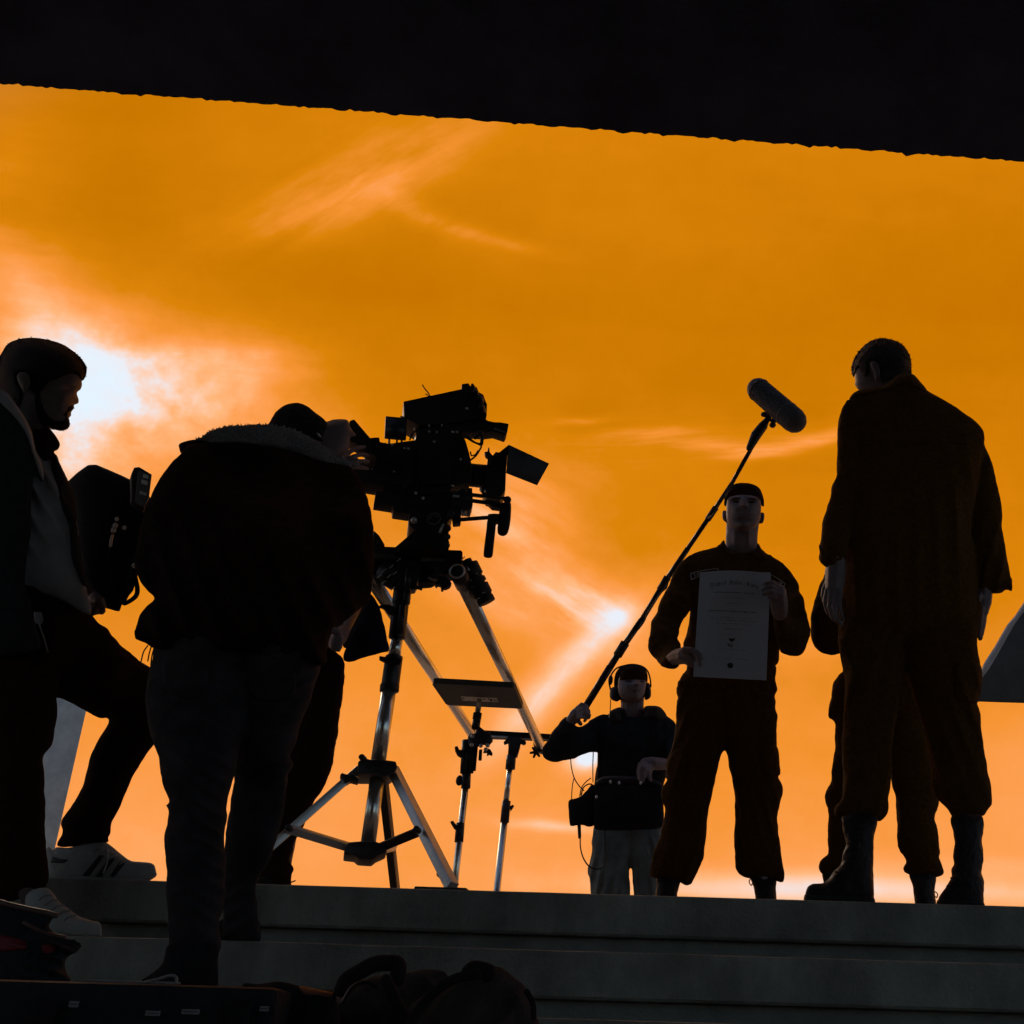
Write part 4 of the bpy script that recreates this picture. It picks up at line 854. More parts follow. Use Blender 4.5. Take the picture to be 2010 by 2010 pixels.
obj('shock_mount', joined([cyl3(at(*Mm([(1112, 300)])[0], 4.25), at(*Mm([(1145, 245)])[0], 4.25), .014, 10), ellipsoid(at(*Mm([(1105, 258)])[0], 4.23), .018, .02, .01, 8), ellipsoid(at(*Mm([(1150, 315)])[0], 4.23), .016, .02, .012, 8), ellipsoid(at(*Mm([(1155, 292)])[0], 4.24), .018, .018, .010, 8)]), m_black, bp)
cable('cable', [(*q, Yq) for q, Yq in zip(Mm([(1095, 330), (1010, 470), (965, 550), (925, 635), (880, 705), (835, 790), (800, 822)]), (4.24, 4.27, 4.31, 4.36, 4.38, 4.44, 4.5))], .0035, m_cable, bp)
cable('cable', [(*q, Yq) for q, Yq in zip(Mm([(590, 1130), (575, 1195), (545, 1225), (480, 1320), (440, 1400), (330, 1520)]), (4.66, 4.66, 4.68, 4.74, 4.78, 4.86))], .0035, m_cable, bp)
# blimp: capsule with ribs
ca, cb = at(*Mm([(1072, 122)])[0], 4.22), at(*Mm([(1268, 292)])[0], 4.14)
rc = 64/2.76*mpp(ca)
prof = []
ax = cb-ca; Lb = np.linalg.norm(ax); ax = ax/Lb
obj('windshield', tube3([ca+ax*Lb*t for t in np.linspace(0, 1, 10)], [rc*(.98+.04*t) for t in np.linspace(0, 1, 10)], 40), m_foam, bp)
for t in np.linspace(.02, .98, 26):
    c = ca+ax*Lb*t; e1 = np.cross(ax, [0, 0, 1.]); e1 /= np.linalg.norm(e1); e2 = np.cross(ax, e1); rr = rc*(.985+.04*t)
    big = abs(t-.78) < .025 or t < .05
    obj('rib', tube3([c+rr*(math.cos(a)*e1+math.sin(a)*e2) for a in np.linspace(0, 2*math.pi, 33)], .0035 if big else .0016, 6, caps=False), m_edge if big else m_foam, bp)

# certificate in the hands of the man in the cap
cf = thing('certificate', 'large pale certificate with dark printed lettering held before his chest', 'certificate', at(*I([(850, 1800)])[0], 3.70))
nu, nv = 24, 34; V = []
def sheet(u, v, off=0.0):
    tl, tr_, bl, br = (590, 893), (1196, 893), (529, 1792), (1161, 1823)
    x = (tl[0]*(1-u)+tr_[0]*u)*(1-v)+(bl[0]*(1-u)+br[0]*u)*v; y = (tl[1]*(1-u)+tr_[1]*u)*(1-v)+(bl[1]*(1-u)+br[1]*u)*v
    y -= 16*math.sin(math.pi*min(1, u*1.15))*(1-v)**2
    return at(*I([(x, y)])[0], 3.70+.012*math.sin(math.pi*u)*(1-.5*v)-off)
for v in range(nv+1):
    for u in range(nu+1): V.append(sheet(u/nu, v/nv))
F = [(v*(nu+1)+u, v*(nu+1)+u+1, (v+1)*(nu+1)+u+1, (v+1)*(nu+1)+u) for v in range(nv) for u in range(nu)]
n0 = len(V); V2 = [p+np.array([0, .0012, 0]) for p in V]
F2 = [tuple(n0+i for i in reversed(f)) for f in F]
rim = [i for i in range(nu+1)]+[(k+1)*(nu+1)-1 for k in range(1, nv+1)]+[nv*(nu+1)+i for i in range(nu-1, -1, -1)]+[k*(nu+1) for k in range(nv-1, 0, -1)]
F3 = [(rim[i], rim[(i+1) % len(rim)], n0+rim[(i+1) % len(rim)], n0+rim[i]) for i in range(len(rim))]
obj('sheet', (np.array(V+V2), F+F2+F3), m_paper, cf, angle=.8)
def uv_of(x, y):                                   # zoomed certificate pixels to sheet coordinates
    q = (1340+x/8.05, 1100+y/8.05); px, py = (q[0]-1240)*4.39, (q[1]-920)*4.39
    v = (py-893)/(1808-893); xl_ = 590+(529-590)*v; xr_ = 1196+(1161-1196)*v
    return (px-xl_)/(xr_-xl_), v
def nib(strokes, place, wx=.10, wy=.10):
    """broad-pen strokes: each polyline swept with a slanted nib; place maps letter units to the sheet"""
    V, F = [], []
    for s in strokes:
        n0 = len(V)
        for (x, y) in s:
            V += [place(x-wx, y-wy, .0012), place(x+wx, y+wy, .0012)]
        for i in range(len(s)-1): F.append((n0+2*i, n0+2*i+1, n0+2*i+3, n0+2*i+2))
    return V, F
LET = {'U': [[(.05, .95), (.15, .75), (.15, .2), (.35, 0), (.62, .2)], [(.5, .95), (.62, .8), (.62, 0), (.75, -.05)], [(-.1, .8), (.05, .95), (.5, .85)]],
       'n': [[(.08, .62), (.18, .5), (.18, .02)], [(.18, .5), (.4, .62), (.5, .5), (.5, .02)]],
       'i': [[(.08, .6), (.18, .5), (.18, .1), (.28, 0)], [(.16, .82), (.2, .78)]],
       't': [[(.18, .85), (.18, .12), (.32, 0), (.42, .08)], [(0, .58), (.4, .58)]],
       'e': [[(.12, .3), (.42, .42), (.3, .6), (.12, .48), (.12, .14), (.28, 0), (.46, .12)]],
       'd': [[(.1, .9), (.48, .55), (.48, .15), (.3, 0), (.12, .14), (.12, .46), (.32, .6)]],
       'S': [[(.62, .85), (.4, .98), (.14, .8), (.2, .58), (.52, .42), (.6, .2), (.38, 0), (.05, .12)], [(.35, .95), (.35, .05)]],
       'a': [[(.1, .52), (.3, .62), (.46, .5), (.46, .08), (.58, 0)], [(.46, .34), (.16, .26), (.12, .1), (.26, 0), (.46, .12)]],
       's': [[(.42, .54), (.26, .62), (.1, .5), (.4, .18), (.26, 0), (.06, .08)]],
       'N': [[(.02, .85), (.15, .95), (.15, 0), (.02, .0)], [(.15, .8), (.55, .1), (.68, .0)], [(.55, .1), (.55, .8), (.7, .98)], [(-.08, .7), (.3, .98)]],
       'v': [[(.06, .62), (.16, .5), (.16, .14), (.3, 0), (.5, .16), (.5, .62)]],
       'y': [[(.06, .6), (.16, .5), (.16, .14), (.32, .02)], [(.5, .6), (.5, -.1), (.3, -.3), (.08, -.22)]]}
WID = {'U': .85, 'S': .78, 'N': .85, 'i': .34, 't': .46}
def word(txt, x0, x1, arc, size):
    tot = sum(WID.get(c, .58) for c in txt); sx = (x1-x0)/tot; x = x0; Vs, Fs = [], []
    for ch in txt:
        def place(a, b, off, x=x):
            X = x+a*sx; Yz = arc(X)-b*size; u, v = uv_of(X, Yz); return sheet(u, v, off)
        v_, f_ = nib(LET[ch], place, .055, .05); o = len(Vs); Vs += v_; Fs += [tuple(i+o for i in f) for f in f_]
        x += WID.get(ch, .58)*sx
    return np.array(Vs), Fs
arc = lambda X: 400+((X-820)/390)**2*48
for txt, x0, x1 in (('United', 430, 690), ('States', 735, 950), ('Navy', 1010, 1195)):
    obj('lettering', word(txt, x0, x1, arc, 70), m_ink, cf, smooth=False, weld=False)
def text_line(x0, x1, y, hgt, dense=.75, slope=.02):
    Vs, Fs = [], []; x = x0
    while x < x1:
        ln = random.uniform(6, 16); g_ = random.uniform(4, 8)
        if random.random() < dense:
            o = len(Vs); hh = hgt*random.uniform(.5, 1)
            for a, b in ((x, y+slope*(x-x0)), (x+ln, y+slope*(x-x0)+random.uniform(-3, 3)), (x+ln*.8, y+hh+slope*(x-x0)), (x+ln*.1, y+hh*.8+slope*(x-x0))):
                u, v = uv_of(a, b); Vs.append(sheet(u, v, .0012))
            Fs.append((o, o+1, o+2, o+3))
        x += ln+g_
    return np.array(Vs), Fs
for ln in ((490, 1140, 512, 20, .9), (610, 980, 600, 9, .7), (690, 905, 688, 10, .9), (410, 1165, 800, 24, .85), (450, 1080, 908, 12, .7), (430, 1180, 945, 12, .75), (530, 1030, 1000, 12, .75),
           (650, 940, 1082, 16, .85), (590, 870, 1175, 10, .6), (530, 1000, 1398, 12, .6), (480, 1100, 1545, 10, .6), (950, 1200, 225, 14, .4)):
    obj('print_line', text_line(*ln), m_ink, cf, smooth=False, weld=False)
def flatpoly(pts):
    return np.array([sheet(*uv_of(x, y), .0013) for x, y in pts]), [tuple(range(len(pts)))]
obj('eagle_emblem', flatpoly([(722, 1226), (745, 1240), (758, 1232), (772, 1244), (790, 1232), (802, 1240), (832, 1222), (818, 1262), (798, 1280), (775, 1292), (750, 1280), (733, 1258)]), m_ink, cf, smooth=False)
obj('scroll_emblem', joined([flatpoly([(706, 1310), (722, 1318), (748, 1352), (792, 1360), (790, 1372), (745, 1368), (715, 1345)]), flatpoly([(735, 1318), (790, 1330), (800, 1342), (745, 1332)])]), m_ink, cf, smooth=False)
obj('seal', flatpoly([(752+46*math.cos(a)*(1+.06*math.sin(9*a)), 1662+44*math.sin(a)*(1+.06*math.sin(9*a))) for a in np.linspace(0, 2*math.pi, 29)[:-1]]), m_ink, cf, smooth=False)

# ---------------------------------------------- person: young man at the left edge
p1 = thing('person', 'bearded man in profile at the left edge, one white sneaker on the top step', 'person', base(60, 2.80, H2))
Y1 = 2.86
head1 = Field(A([(516, 340), (519, 366), (516, 384), (508, 402), (488, 416), (484, 424), (490, 442), (498, 468), (496, 486), (482, 494), (464, 497), (469, 514), (462, 530), (448, 544), (450, 566), (434, 582), (438, 612), (432, 640), (408, 656), (375, 657), (330, 645), (305, 645), (285, 700), (265, 780), (130, 780), (70, 600), (10, 440), (0, 330), (10, 220), (50, 140), (120, 95), (210, 85), (310, 100), (400, 130), (468, 180), (515, 240), (530, 300)]), 2.90, k=.62, g=1.8,
    bumps=[(*A([(145, 345)])[0], 14, 20, .006), (*A([(440, 395)])[0], 12, 6, -.010), (*A([(400, 470)])[0], 14, 12, .006), (*A([(455, 540)])[0], 9, 2.5, -.006), (*A([(440, 365)])[0], 16, 4, .006), (*A([(330, 560)])[0], 24, 24, -.004)])
ear1 = Field(A([(108, 310), (135, 292), (170, 300), (188, 335), (185, 375), (165, 410), (145, 418), (135, 385), (115, 350)]), 2.80, k=.55, g=1.5)
remesh('body', [head1.solid(), ear1.solid(), tube(A([(170, 680, 2.88, .06), (100, 900, Y1, .12), (100, 1300, Y1, .13), (80, 1700, Y1, .13)])),
    tube(A([(120, 900, 2.84, .08), (60, 1250, 2.84, .045), (250, 1500, 2.87, .035), (450, 1720, 2.90, .03)])),
    tube(A([(120, 900, 2.9, .08), (250, 1250, 2.96, .045), (450, 1500, 2.98, .035), (610, 1745, 2.98, .028)])),
    tube(B([(100, 60, Y1, .10), (400, 220, 2.92, .08), (690, 380, 3.0, .06), (560, 700, 3.03, .05), (400, 1040, 3.04, .04), (420, 1180, 3.04, .035)])),
    tube(B([(90, 60, Y1, .10), (120, 500, 2.84, .07), (110, 900, 2.82, .05), (120, 1300, 2.80, .04), (160, 1400, 2.80, .035)])),
    tube(A([(600, 1730, 2.97, .02), (630, 1770, 2.96, .016), (640, 1800, 2.95, .012)]), 8), tube(A([(580, 1740, 2.95, .012), (600, 1790, 2.93, .010), (590, 1815, 2.93, .008)]), 8),
    tube(A([(590, 1720, 2.94, .012), (625, 1745, 2.92, .010), (650, 1785, 2.92, .008)]), 8), tube(A([(600, 1700, 2.95, .011), (640, 1735, 2.93, .010), (655, 1770, 2.93, .008)]), 8), tube(A([(585, 1760, 2.95, .010), (600, 1800, 2.94, .009), (612, 1812, 2.94, .007)]), 8)], m_skinB, p1, .0036, 1)
hair1 = A([(-30, 480), (-30, 240), (10, 170), (40, 122), (72, 98), (140, 78), (220, 74), (310, 88), (392, 114), (462, 158), (512, 203), (546, 254), (548, 290), (540, 322), (517, 346), (505, 322), (470, 300), (420, 306), (360, 332), (310, 350), (265, 400), (225, 440), (200, 400), (192, 340), (170, 298), (130, 292), (105, 312), (115, 360), (140, 420), (120, 500), (60, 560), (0, 500)])
obj('hair', joined([head1.overlay(hair1, .010, ramp=6, g=2.2)]+tufts(head1, hair1, 1500, .006, .006, rad=.0007, up=(.3, 0, -.3), rnd=.6)+tufts(head1, hair1, 500, .006, .006, rad=.0007, onlyedge=10)), m_hair, p1)
beard1 = A([(222, 440), (246, 415), (262, 480), (288, 545), (330, 590), (380, 606), (412, 586), (408, 560), (425, 530), (440, 510), (462, 500), (468, 516), (452, 532), (430, 548), (425, 572), (436, 588), (440, 612), (434, 642), (408, 659), (370, 660), (320, 648), (290, 652), (250, 600), (225, 520)])
obj('beard', joined([head1.overlay(beard1, .0015, ramp=8, g=2.2)]+tufts(head1, beard1, 900, .005, .001, rad=.0006, up=(.2, 0, -.8), rnd=.7)), m_stub, p1)
torso1 = Field(A([(-160, 780), (-120, 520), (0, 470), (100, 560), (190, 690), (215, 740), (280, 830), (345, 808), (375, 870), (430, 985), (470, 1078), (478, 1150), (490, 1300), (515, 1480), (540, 1640), (574, 1750), (582, 1815), (562, 1832), (480, 1792), (400, 1738), (300, 1724), (200, 1740), (100, 1800), (-120, 1820), (-180, 1300)]), Y1, k=.40, g=3.5, fold=(.022, 62, 34))
remesh('sweatshirt', [torso1.solid()], m_grey, p1, .006, 1, .008, .07)
jl = A([(-170, 520), (-60, 425), (0, 405), (50, 432), (110, 512), (160, 592), (200, 682), (222, 790), (250, 852), (274, 930), (278, 1000), (250, 985), (206, 932), (197, 1150), (190, 1300), (166, 1500), (160, 1650), (195, 1745), (215, 1810), (235, 1932), (245, 2050), (-60, 2080), (-190, 2000), (-190, 1300)])
jlf = Field(jl, 2.77, k=.30, g=4)
jkp = [jlf.solid(), torso1.overlay(A([(345, 806), (377, 868), (432, 982), (473, 1076), (480, 1150), (493, 1300), (518, 1480), (544, 1640), (540, 1660), (480, 1545), (448, 1440), (436, 1300), (420, 1220), (388, 1150), (362, 1020), (340, 950), (325, 870)]), .014, g=3, ramp=5)]
remesh('jacket', jkp, m_char, p1, .006, 1, .008, .06)
obj('hood_edge', jlf.overlay(A([(-30, 420), (0, 403), (52, 430), (112, 510), (163, 590), (203, 680), (226, 790), (254, 850), (276, 930), (272, 985), (240, 900), (205, 800), (170, 690), (120, 610), (60, 540), (0, 480)]), .010, g=3, ramp=4), m_grey, p1)
obj('collar', Field(A([(212, 655), (250, 650), (300, 638), (342, 680), (371, 725), (379, 752), (366, 780), (342, 794), (350, 812), (362, 850), (330, 860), (300, 835), (285, 910), (250, 850), (225, 770)]), 2.84, k=.5, g=2.2).solid(), m_maroon, p1)
tL = Field(B([(60, -200), (250, -200), (330, -70), (420, 5), (460, 55), (505, 84), (525, 112), (590, 180), (660, 235), (740, 290), (775, 380), (765, 520), (726, 615), (690, 665), (650, 722), (610, 800), (576, 880), (546, 950), (525, 985), (523, 1010), (518, 1045), (505, 1048), (504, 1082), (400, 1092), (266, 1102), (282, 1065), (300, 1032), (285, 1000), (298, 962), (335, 915), (370, 850), (404, 750), (430, 660), (470, 590), (500, 540), (515, 492), (480, 496), (440, 486), (400, 462), (340, 430), (265, 400), (150, 420), (80, 250)]), B([(150, 150, 2.86), (450, 250, 2.93), (700, 380, 3.0), (560, 700, 3.03), (400, 1060, 3.04)]), k=.50, g=4)
tS = Field(B([(-110, -220), (150, -220), (225, 40), (268, 200), (267, 400), (262, 520), (246, 620), (201, 680), (204, 780), (211, 950), (216, 1100), (221, 1250), (206, 1292), (150, 1305), (90, 1350), (-30, 1365), (-100, 1300), (-120, 700)]), B([(90, 60, 2.85), (110, 700, 2.83), (90, 1330, 2.81)]), k=.42, g=4)
remesh('trousers', [tL.solid(), tS.solid()], m_trou, p1, .0065, 2, .010, .06)
obj('belt_tape', prism(B([(160, 0), (196, 4), (204, 44), (186, 62), (164, 50)]), 2.66, .01), m_devgrey, p1, bevel=.002)
cable('key_cord', B([(182, 40, 2.66), (190, 80, 2.65), (205, 120, 2.655), (216, 160, 2.66), (224, 190, 2.67)]), .0016, m_devgrey, p1)
# sneaker on the terrace
sh = Field(S([(60, 480), (95, 340), (130, 318), (190, 390), (230, 330), (400, 340), (620, 300), (830, 262), (990, 262), (1080, 320), (1200, 420), (1330, 520), (1400, 545), (1560, 556), (1660, 568), (1720, 600), (1745, 680), (1752, 740), (1700, 800), (1640, 838), (1500, 870), (1200, 890), (900, 900), (500, 920), (150, 930), (60, 900)]), 3.03, k=.42, g=1.6)
s1 = remesh('sneaker', [sh.solid()], m_white, p1, .0035, 1)
obj('sole', sh.overlay(S([(40, 760), (300, 800), (620, 780), (900, 800), (1200, 805), (1500, 790), (1700, 730), (1757, 722), (1752, 770), (1700, 812), (1640, 846), (1500, 880), (1200, 900), (900, 912), (500, 932), (150, 942), (40, 920)]), .005, g=1.8, ramp=2), m_white, s1)
for st_ in ([(880, 455), (965, 462), (740, 768), (625, 768)], [(1030, 490), (1130, 505), (930, 780), (830, 780)], [(1200, 545), (1290, 565), (1110, 785), (1040, 775)], [(175, 470), (300, 510), (420, 520), (340, 575), (150, 570)]):
    obj('stripe', sh.overlay(S(st_), .0030, smooth=False, g=1.5, ramp=1.5), m_stripe, s1)
for q in range(6):
    t = q/5; a = S([(930+t*380, 330+t*200)])[0]; c = at(a[0], a[1], 3.03-.033)
    obj('lace', tube3([c+np.array([-.016, .0, -.010]), c+np.array([-.004, -.003, -.002]), c+np.array([.0, .014, .001])], .0022, 6), m_white, s1)
cable('lace_end', [(*q, 2.985) for q in S([(960, 290), (1010, 380), (1018, 500), (990, 620), (950, 720)])], .0022, m_white, s1)
# sneaker on the middle step
sh2 = Field(S([(-230, 1090), (-160, 1000), (-60, 960), (30, 945), (130, 970), (200, 1050), (300, 1180), (440, 1280), (560, 1370), (700, 1420), (800, 1455), (880, 1470), (915, 1540), (925, 1660), (910, 1690), (500, 1692), (200, 1680), (100, 1640), (-230, 1620)]), 2.76, k=.40, g=1.6)
s2 = remesh('sneaker', [sh2.solid()], m_white, p1, .0035, 1)
obj('toe_cap', sh2.overlay(S([(150, 1520), (230, 1430), (340, 1395), (480, 1420), (640, 1420), (800, 1455), (882, 1468), (918, 1540), (928, 1660), (912, 1694), (500, 1696), (200, 1684), (130, 1620)]), .004, g=1.8, ramp=3), m_white, s2)
for q in range(5):
    t = q/4; a = S([(120+t*380, 1050+t*310)])[0]; c = at(a[0], a[1], 2.76-.035)
    obj('lace', tube3([c+np.array([-.018, 0, -.012]), c+np.array([-.006, -.003, -.003]), c+np.array([-.002, .014, .001])], .0022, 6), m_edge, s2)

# hooded monitor that he carries
mo = thing('hooded_monitor', 'black hooded monitor with grey battery plate carried between the two men at left', 'monitor', at(*A([(660, 1790)])[0], 3.0))
hf = Field(A([(425, 985), (490, 925), (556, 878), (605, 874), (700, 914), (780, 949), (832, 975), (900, 1010), (960, 1100), (950, 1250), (900, 1400), (862, 1500), (845, 1570), (838, 1640), (800, 1700), (772, 1755), (756, 1809), (662, 1781), (600, 1760), (560, 1730), (520, 1600), (480, 1350), (460, 1150)]), 3.02, k=.30, g=3, smooth=False, cap=.11)
remesh('hood', [hf.solid()], m_case, mo, .005, 1)
obj('edge_piping', tube3(curve3([at(*q, 2.925) for q in A([(740, 1205), (722, 1265), (708, 1330), (690, 1420), (690, 1520), (705, 1640), (745, 1715)])], 4), .003, 6), m_bagd, mo)
loop = A([(846, 1520), (855, 1590), (868, 1660), (860, 1705), (820, 1738), (780, 1752), (800, 1700), (830, 1660), (838, 1600)])
obj('strap', tube3(curve3([at(*q, 2.98) for q in loop], 4), .0065, 8), m_bagd, mo)
for q, r in (((738, 1220), .006), ((728, 1262), .008), ((718, 1290), .008), ((785, 1275), .006), ((846, 1515), .006)):
    obj('buckle', ellipsoid(at(*A([q])[0], 2.90), r, .006, r*1.2, 8), m_alu, mo)
obj('hook', tube3([at(*q, 2.90) for q in A([(712, 1325), (704, 1350), (698, 1390)])], .004, 6), m_alu, mo)
yv = 2.90
plate = prism([(*q, yv) for q in A([(875, 910), (960, 937), (943, 1080), (915, 1142), (854, 1105)])], yv, .012)
bt = obj('battery_plate', plate, m_devgrey, mo, bevel=.002)
obj('battery', prism(A([(830, 935), (848, 893), (880, 889), (960, 936), (915, 1150), (832, 1100)]), yv+.013, .045), m_black, mo, bevel=.003)
for q in ([(906, 934), (941, 945), (936, 966), (903, 956)], [(895, 968), (936, 981), (931, 1006), (892, 993)]):
    obj('label', prism(A(q), yv-.0015, .001), m_label, bt, smooth=False)
for x in range(5):
    obj('print', prism(A([(884+x*9, 1040+x*3), (890+x*9, 1042+x*3), (889+x*9, 1062+x*3), (883+x*9, 1060+x*3)]), yv-.0012, .0008), m_label, bt, smooth=False)

# ---------------------------------------------- person: camera operator
p2 = thing('person', 'camera operator seen from behind in dark shearling-collar jacket and jeans, bent to the eyepiece', 'person', base(440, 2.5, H3))
head2 = Field(C([(1040, 330), (1080, 190), (1160, 130), (1240, 118), (1330, 165), (1425, 240), (1480, 228), (1540, 224), (1585, 234), (1600, 280), (1622, 312), (1645, 338), (1620, 347), (1600, 352), (1592, 440), (1560, 470), (1480, 520), (1300, 540), (1120, 480)]), 2.98, k=.62, g=2)
fk = lambda ch: tube(C(ch), 8)
hand2 = [fk([(1420, 540, 2.95, .026), (1500, 530, 2.99, .028), (1555, 525, 3.02, .028), (1585, 530, 3.03, .022)]),
    fk([(1560, 490, 3.01, .009), (1605, 450, 3.03, .0078), (1655, 428, 3.05, .0072), (1700, 420, 3.07, .006)]),
    fk([(1575, 512, 3.00, .009), (1630, 484, 3.01, .0078), (1680, 474, 3.03, .0072), (1722, 478, 3.05, .006)]),
    fk([(1585, 540, 3.00, .009), (1640, 522, 3.01, .0078), (1690, 518, 3.03, .0072), (1728, 524, 3.05, .006)]),
    fk([(1585, 565, 3.00, .009), (1640, 560, 3.01, .0075), (1685, 562, 3.03, .007), (1722, 572, 3.05, .006)]),
    fk([(1525, 480, 3.00, .011), (1550, 430, 3.02, .010), (1578, 378, 3.04, .008)])]
remesh('body', [head2.solid(), tube(C([(1250, 420, 2.92, .06), (1150, 620, 2.88, .09), (950, 900, 2.68, .14), (850, 1400, 2.60, .14), (800, 1780, 2.62, .14)])),
    tube(C([(1150, 760, 2.80, .09), (1550, 860, 2.82, .055), (1640, 1100, 2.86, .045), (1650, 800, 2.97, .036), (1430, 540, 2.95, .028)])),
    tube(C([(1000, 760, 2.75, .09), (480, 800, 2.72, .055), (250, 1250, 2.72, .045), (500, 1000, 2.95, .036), (900, 700, 3.05, .03)])),
    tube(Dc([(420, 60, 2.62, .10), (380, 500, 2.55, .08), (370, 900, 2.52, .05), (375, 1400, 2.50, .04), (385, 1740, 2.48, .04)])),
    tube(Dc([(780, 60, 2.64, .10), (720, 500, 2.64, .08), (670, 900, 2.71, .05), (610, 1300, 2.75, .04), (590, 1540, 2.76, .04)]))]+hand2, m_skinD, p2, .0036, 1)
capf = Field(C([(1000, 300), (1040, 240), (1070, 186), (1110, 146), (1160, 120), (1230, 109), (1292, 130), (1350, 174), (1396, 210), (1428, 238), (1444, 285), (1432, 345), (1422, 400), (1340, 430), (1200, 420), (1060, 380)]), 2.95, k=.62, g=2)
cp2 = remesh('cap', [capf.solid()], m_camo, p2, .0045, 1, .004, .03)
obj('cap_strap', capf.overlay(C([(1150, 232), (1220, 236), (1290, 268), (1350, 320), (1415, 372), (1405, 388), (1340, 340), (1280, 290), (1210, 254), (1150, 246)]), .006, back=False, g=2, ramp=2), m_bagd, cp2)
obj('cap_buckle', capf.overlay(C([(1362, 318), (1385, 326), (1402, 352), (1382, 350)]), .009, back=False, g=1.5, ramp=1.5, smooth=False), m_alu, cp2)
jk = Field(C([(415, 468), (350, 520), (290, 600), (240, 690), (200, 762), (165, 850), (136, 950), (115, 1050), (100, 1150), (92, 1240), (101, 1310), (140, 1380), (186, 1436), (234, 1480), (180, 1530), (130, 1590), (108, 1650), (93, 1710), (87, 1745), (110, 1770), (170, 1798), (225, 1830), (500, 1850), (900, 1860), (1200, 1900), (1330, 1950), (1425, 1940), (1432, 1850), (1440, 1750), (1452, 1700), (1560, 1640), (1660, 1560), (1730, 1498), (1752, 1420), (1766, 1300), (1773, 1200), (1771, 1080), (1760, 960), (1740, 840), (1700, 720), (1650, 622), (1608, 562), (1500, 530), (1400, 505), (1200, 455), (1000, 405), (800, 388), (600, 385), (470, 400), (425, 430)]), C([(900, 450, 2.80), (1500, 560, 2.86), (300, 900, 2.66), (1700, 1100, 2.72), (900, 1100, 2.62), (800, 1800, 2.55), (150, 1700, 2.55), (1300, 1850, 2.57)]), k=.36, g=4, fold=(.020, 70, 55))
remesh('jacket', [jk.solid()], m_jacket, p2, .007, 3, .010, .09)
obj('hem_band', jk.overlay(C([(93, 1700), (87, 1745), (110, 1772), (170, 1801), (225, 1834), (500, 1854), (900, 1864), (1200, 1904), (1330, 1954), (1425, 1944), (1430, 1880), (1330, 1890), (1200, 1845), (900, 1805), (500, 1795), (250, 1775), (150, 1730)]), .006, g=4, ramp=4), m_jacket, p2)
colp = C([(400, 402), (440, 384), (520, 369), (560, 350), (610, 314), (680, 290), (780, 275), (900, 267), (1040, 267), (1140, 284), (1250, 319), (1340, 369), (1440, 429), (1530, 490), (1606, 548), (1560, 560), (1400, 528), (1200, 474), (1000, 424), (800, 402), (600, 398), (480, 420), (418, 462), (402, 430)])
cfld = Field(colp, C([(500, 380, 2.78), (900, 330, 2.80), (1300, 420, 2.84), (1600, 540, 2.88)]), k=.9, g=3, cap=.09)
fur = tufts(cfld, C([(520, 372), (560, 350), (610, 314), (680, 290), (780, 275), (900, 267), (1040, 267), (1140, 284), (1250, 319), (1340, 369), (1440, 429), (1530, 490), (1606, 548), (1560, 556), (1400, 520), (1200, 465), (1000, 415), (800, 394), (600, 390)]), 3200, .008, -.002, rad=.0015, up=(0, -.1, .7))
obj('shearling_collar', joined([cfld.solid()]+fur), m_shear, p2)
obj('collar_tip', cfld.overlay(C([(398, 402), (436, 382), (520, 367), (600, 384), (600, 400), (480, 422), (418, 466), (400, 430)]), .010, g=3, ramp=3), m_jacket, p2)
jL = Field(Dc([(200, -150), (165, 40), (152, 150), (140, 200), (120, 330), (135, 480), (165, 572), (190, 640), (205, 760), (238, 850), (246, 878), (221, 892), (241, 910), (236, 960), (230, 1000), (213, 1060), (222, 1150), (228, 1250), (225, 1350), (235, 1450), (240, 1560), (245, 1660), (480, 1660), (500, 1500), (520, 1400), (526, 1200), (525, 1010), (536, 950), (530, 900), (556, 800), (576, 720), (590, 640), (640, 400), (640, -150)]), Dc([(400, -100, 2.64), (400, 60, 2.56), (350, 900, 2.50), (370, 1600, 2.48)]), k=.44, g=3.5, fold=(.012, 25, 30))
jR = Field(Dc([(500, -150), (520, 40), (560, 400), (583, 640), (570, 720), (577, 760), (562, 820), (552, 900), (541, 990), (532, 1010), (527, 1200), (521, 1400), (524, 1580), (690, 1580), (700, 1480), (682, 1320), (692, 1270), (712, 1230), (722, 1215), (760, 1160), (782, 1090), (812, 980), (832, 880), (846, 780), (852, 715), (874, 695), (872, 662), (856, 645), (890, 560), (912, 480), (962, 360), (986, 270), (1015, 180), (1010, 60), (960, -150)]), Dc([(780, -100, 2.66), (780, 60, 2.58), (720, 500, 2.60), (650, 900, 2.67), (600, 1500, 2.74)]), k=.46, g=3.5, fold=(.012, 155, 30))
remesh('jeans', [jL.solid(), jR.solid()], m_jeans, p2, .006, 1, .008, .05)
obj('back_pocket', jR.overlay(Dc([(640, 130), (860, 165), (880, 320), (760, 360), (650, 310)]), .007, back=False, g=3, ramp=3), m_jeans, p2)
obj('back_pocket', jL.overlay(Dc([(220, 120), (420, 130), (430, 300), (320, 340), (225, 290)]), .007, back=False, g=3, ramp=3), m_jeans, p2)
so1 = Field(Dc([(245, 1600), (205, 1700), (135, 1760), (92, 1792), (100, 1850), (300, 1868), (480, 1862), (492, 1790), (490, 1700), (478, 1600)]), 2.46, k=.42, g=2.5)
s_ = remesh('shoe', [so1.solid()], m_bagd, p2, .0045, 1)
cable('lace', [(*q, 2.40) for q in Dc([(170, 1790), (215, 1772), (262, 1762), (282, 1778), (276, 1796)])], .0022, m_edge, s_)
so2 = Field(Dc([(500, 1480), (478, 1560), (480, 1592), (600, 1600), (700, 1592), (708, 1530), (692, 1470), (600, 1450)]), 2.76, k=.5, g=2.5)
remesh('shoe', [so2.solid()], m_bagd, p2, .0045, 1)

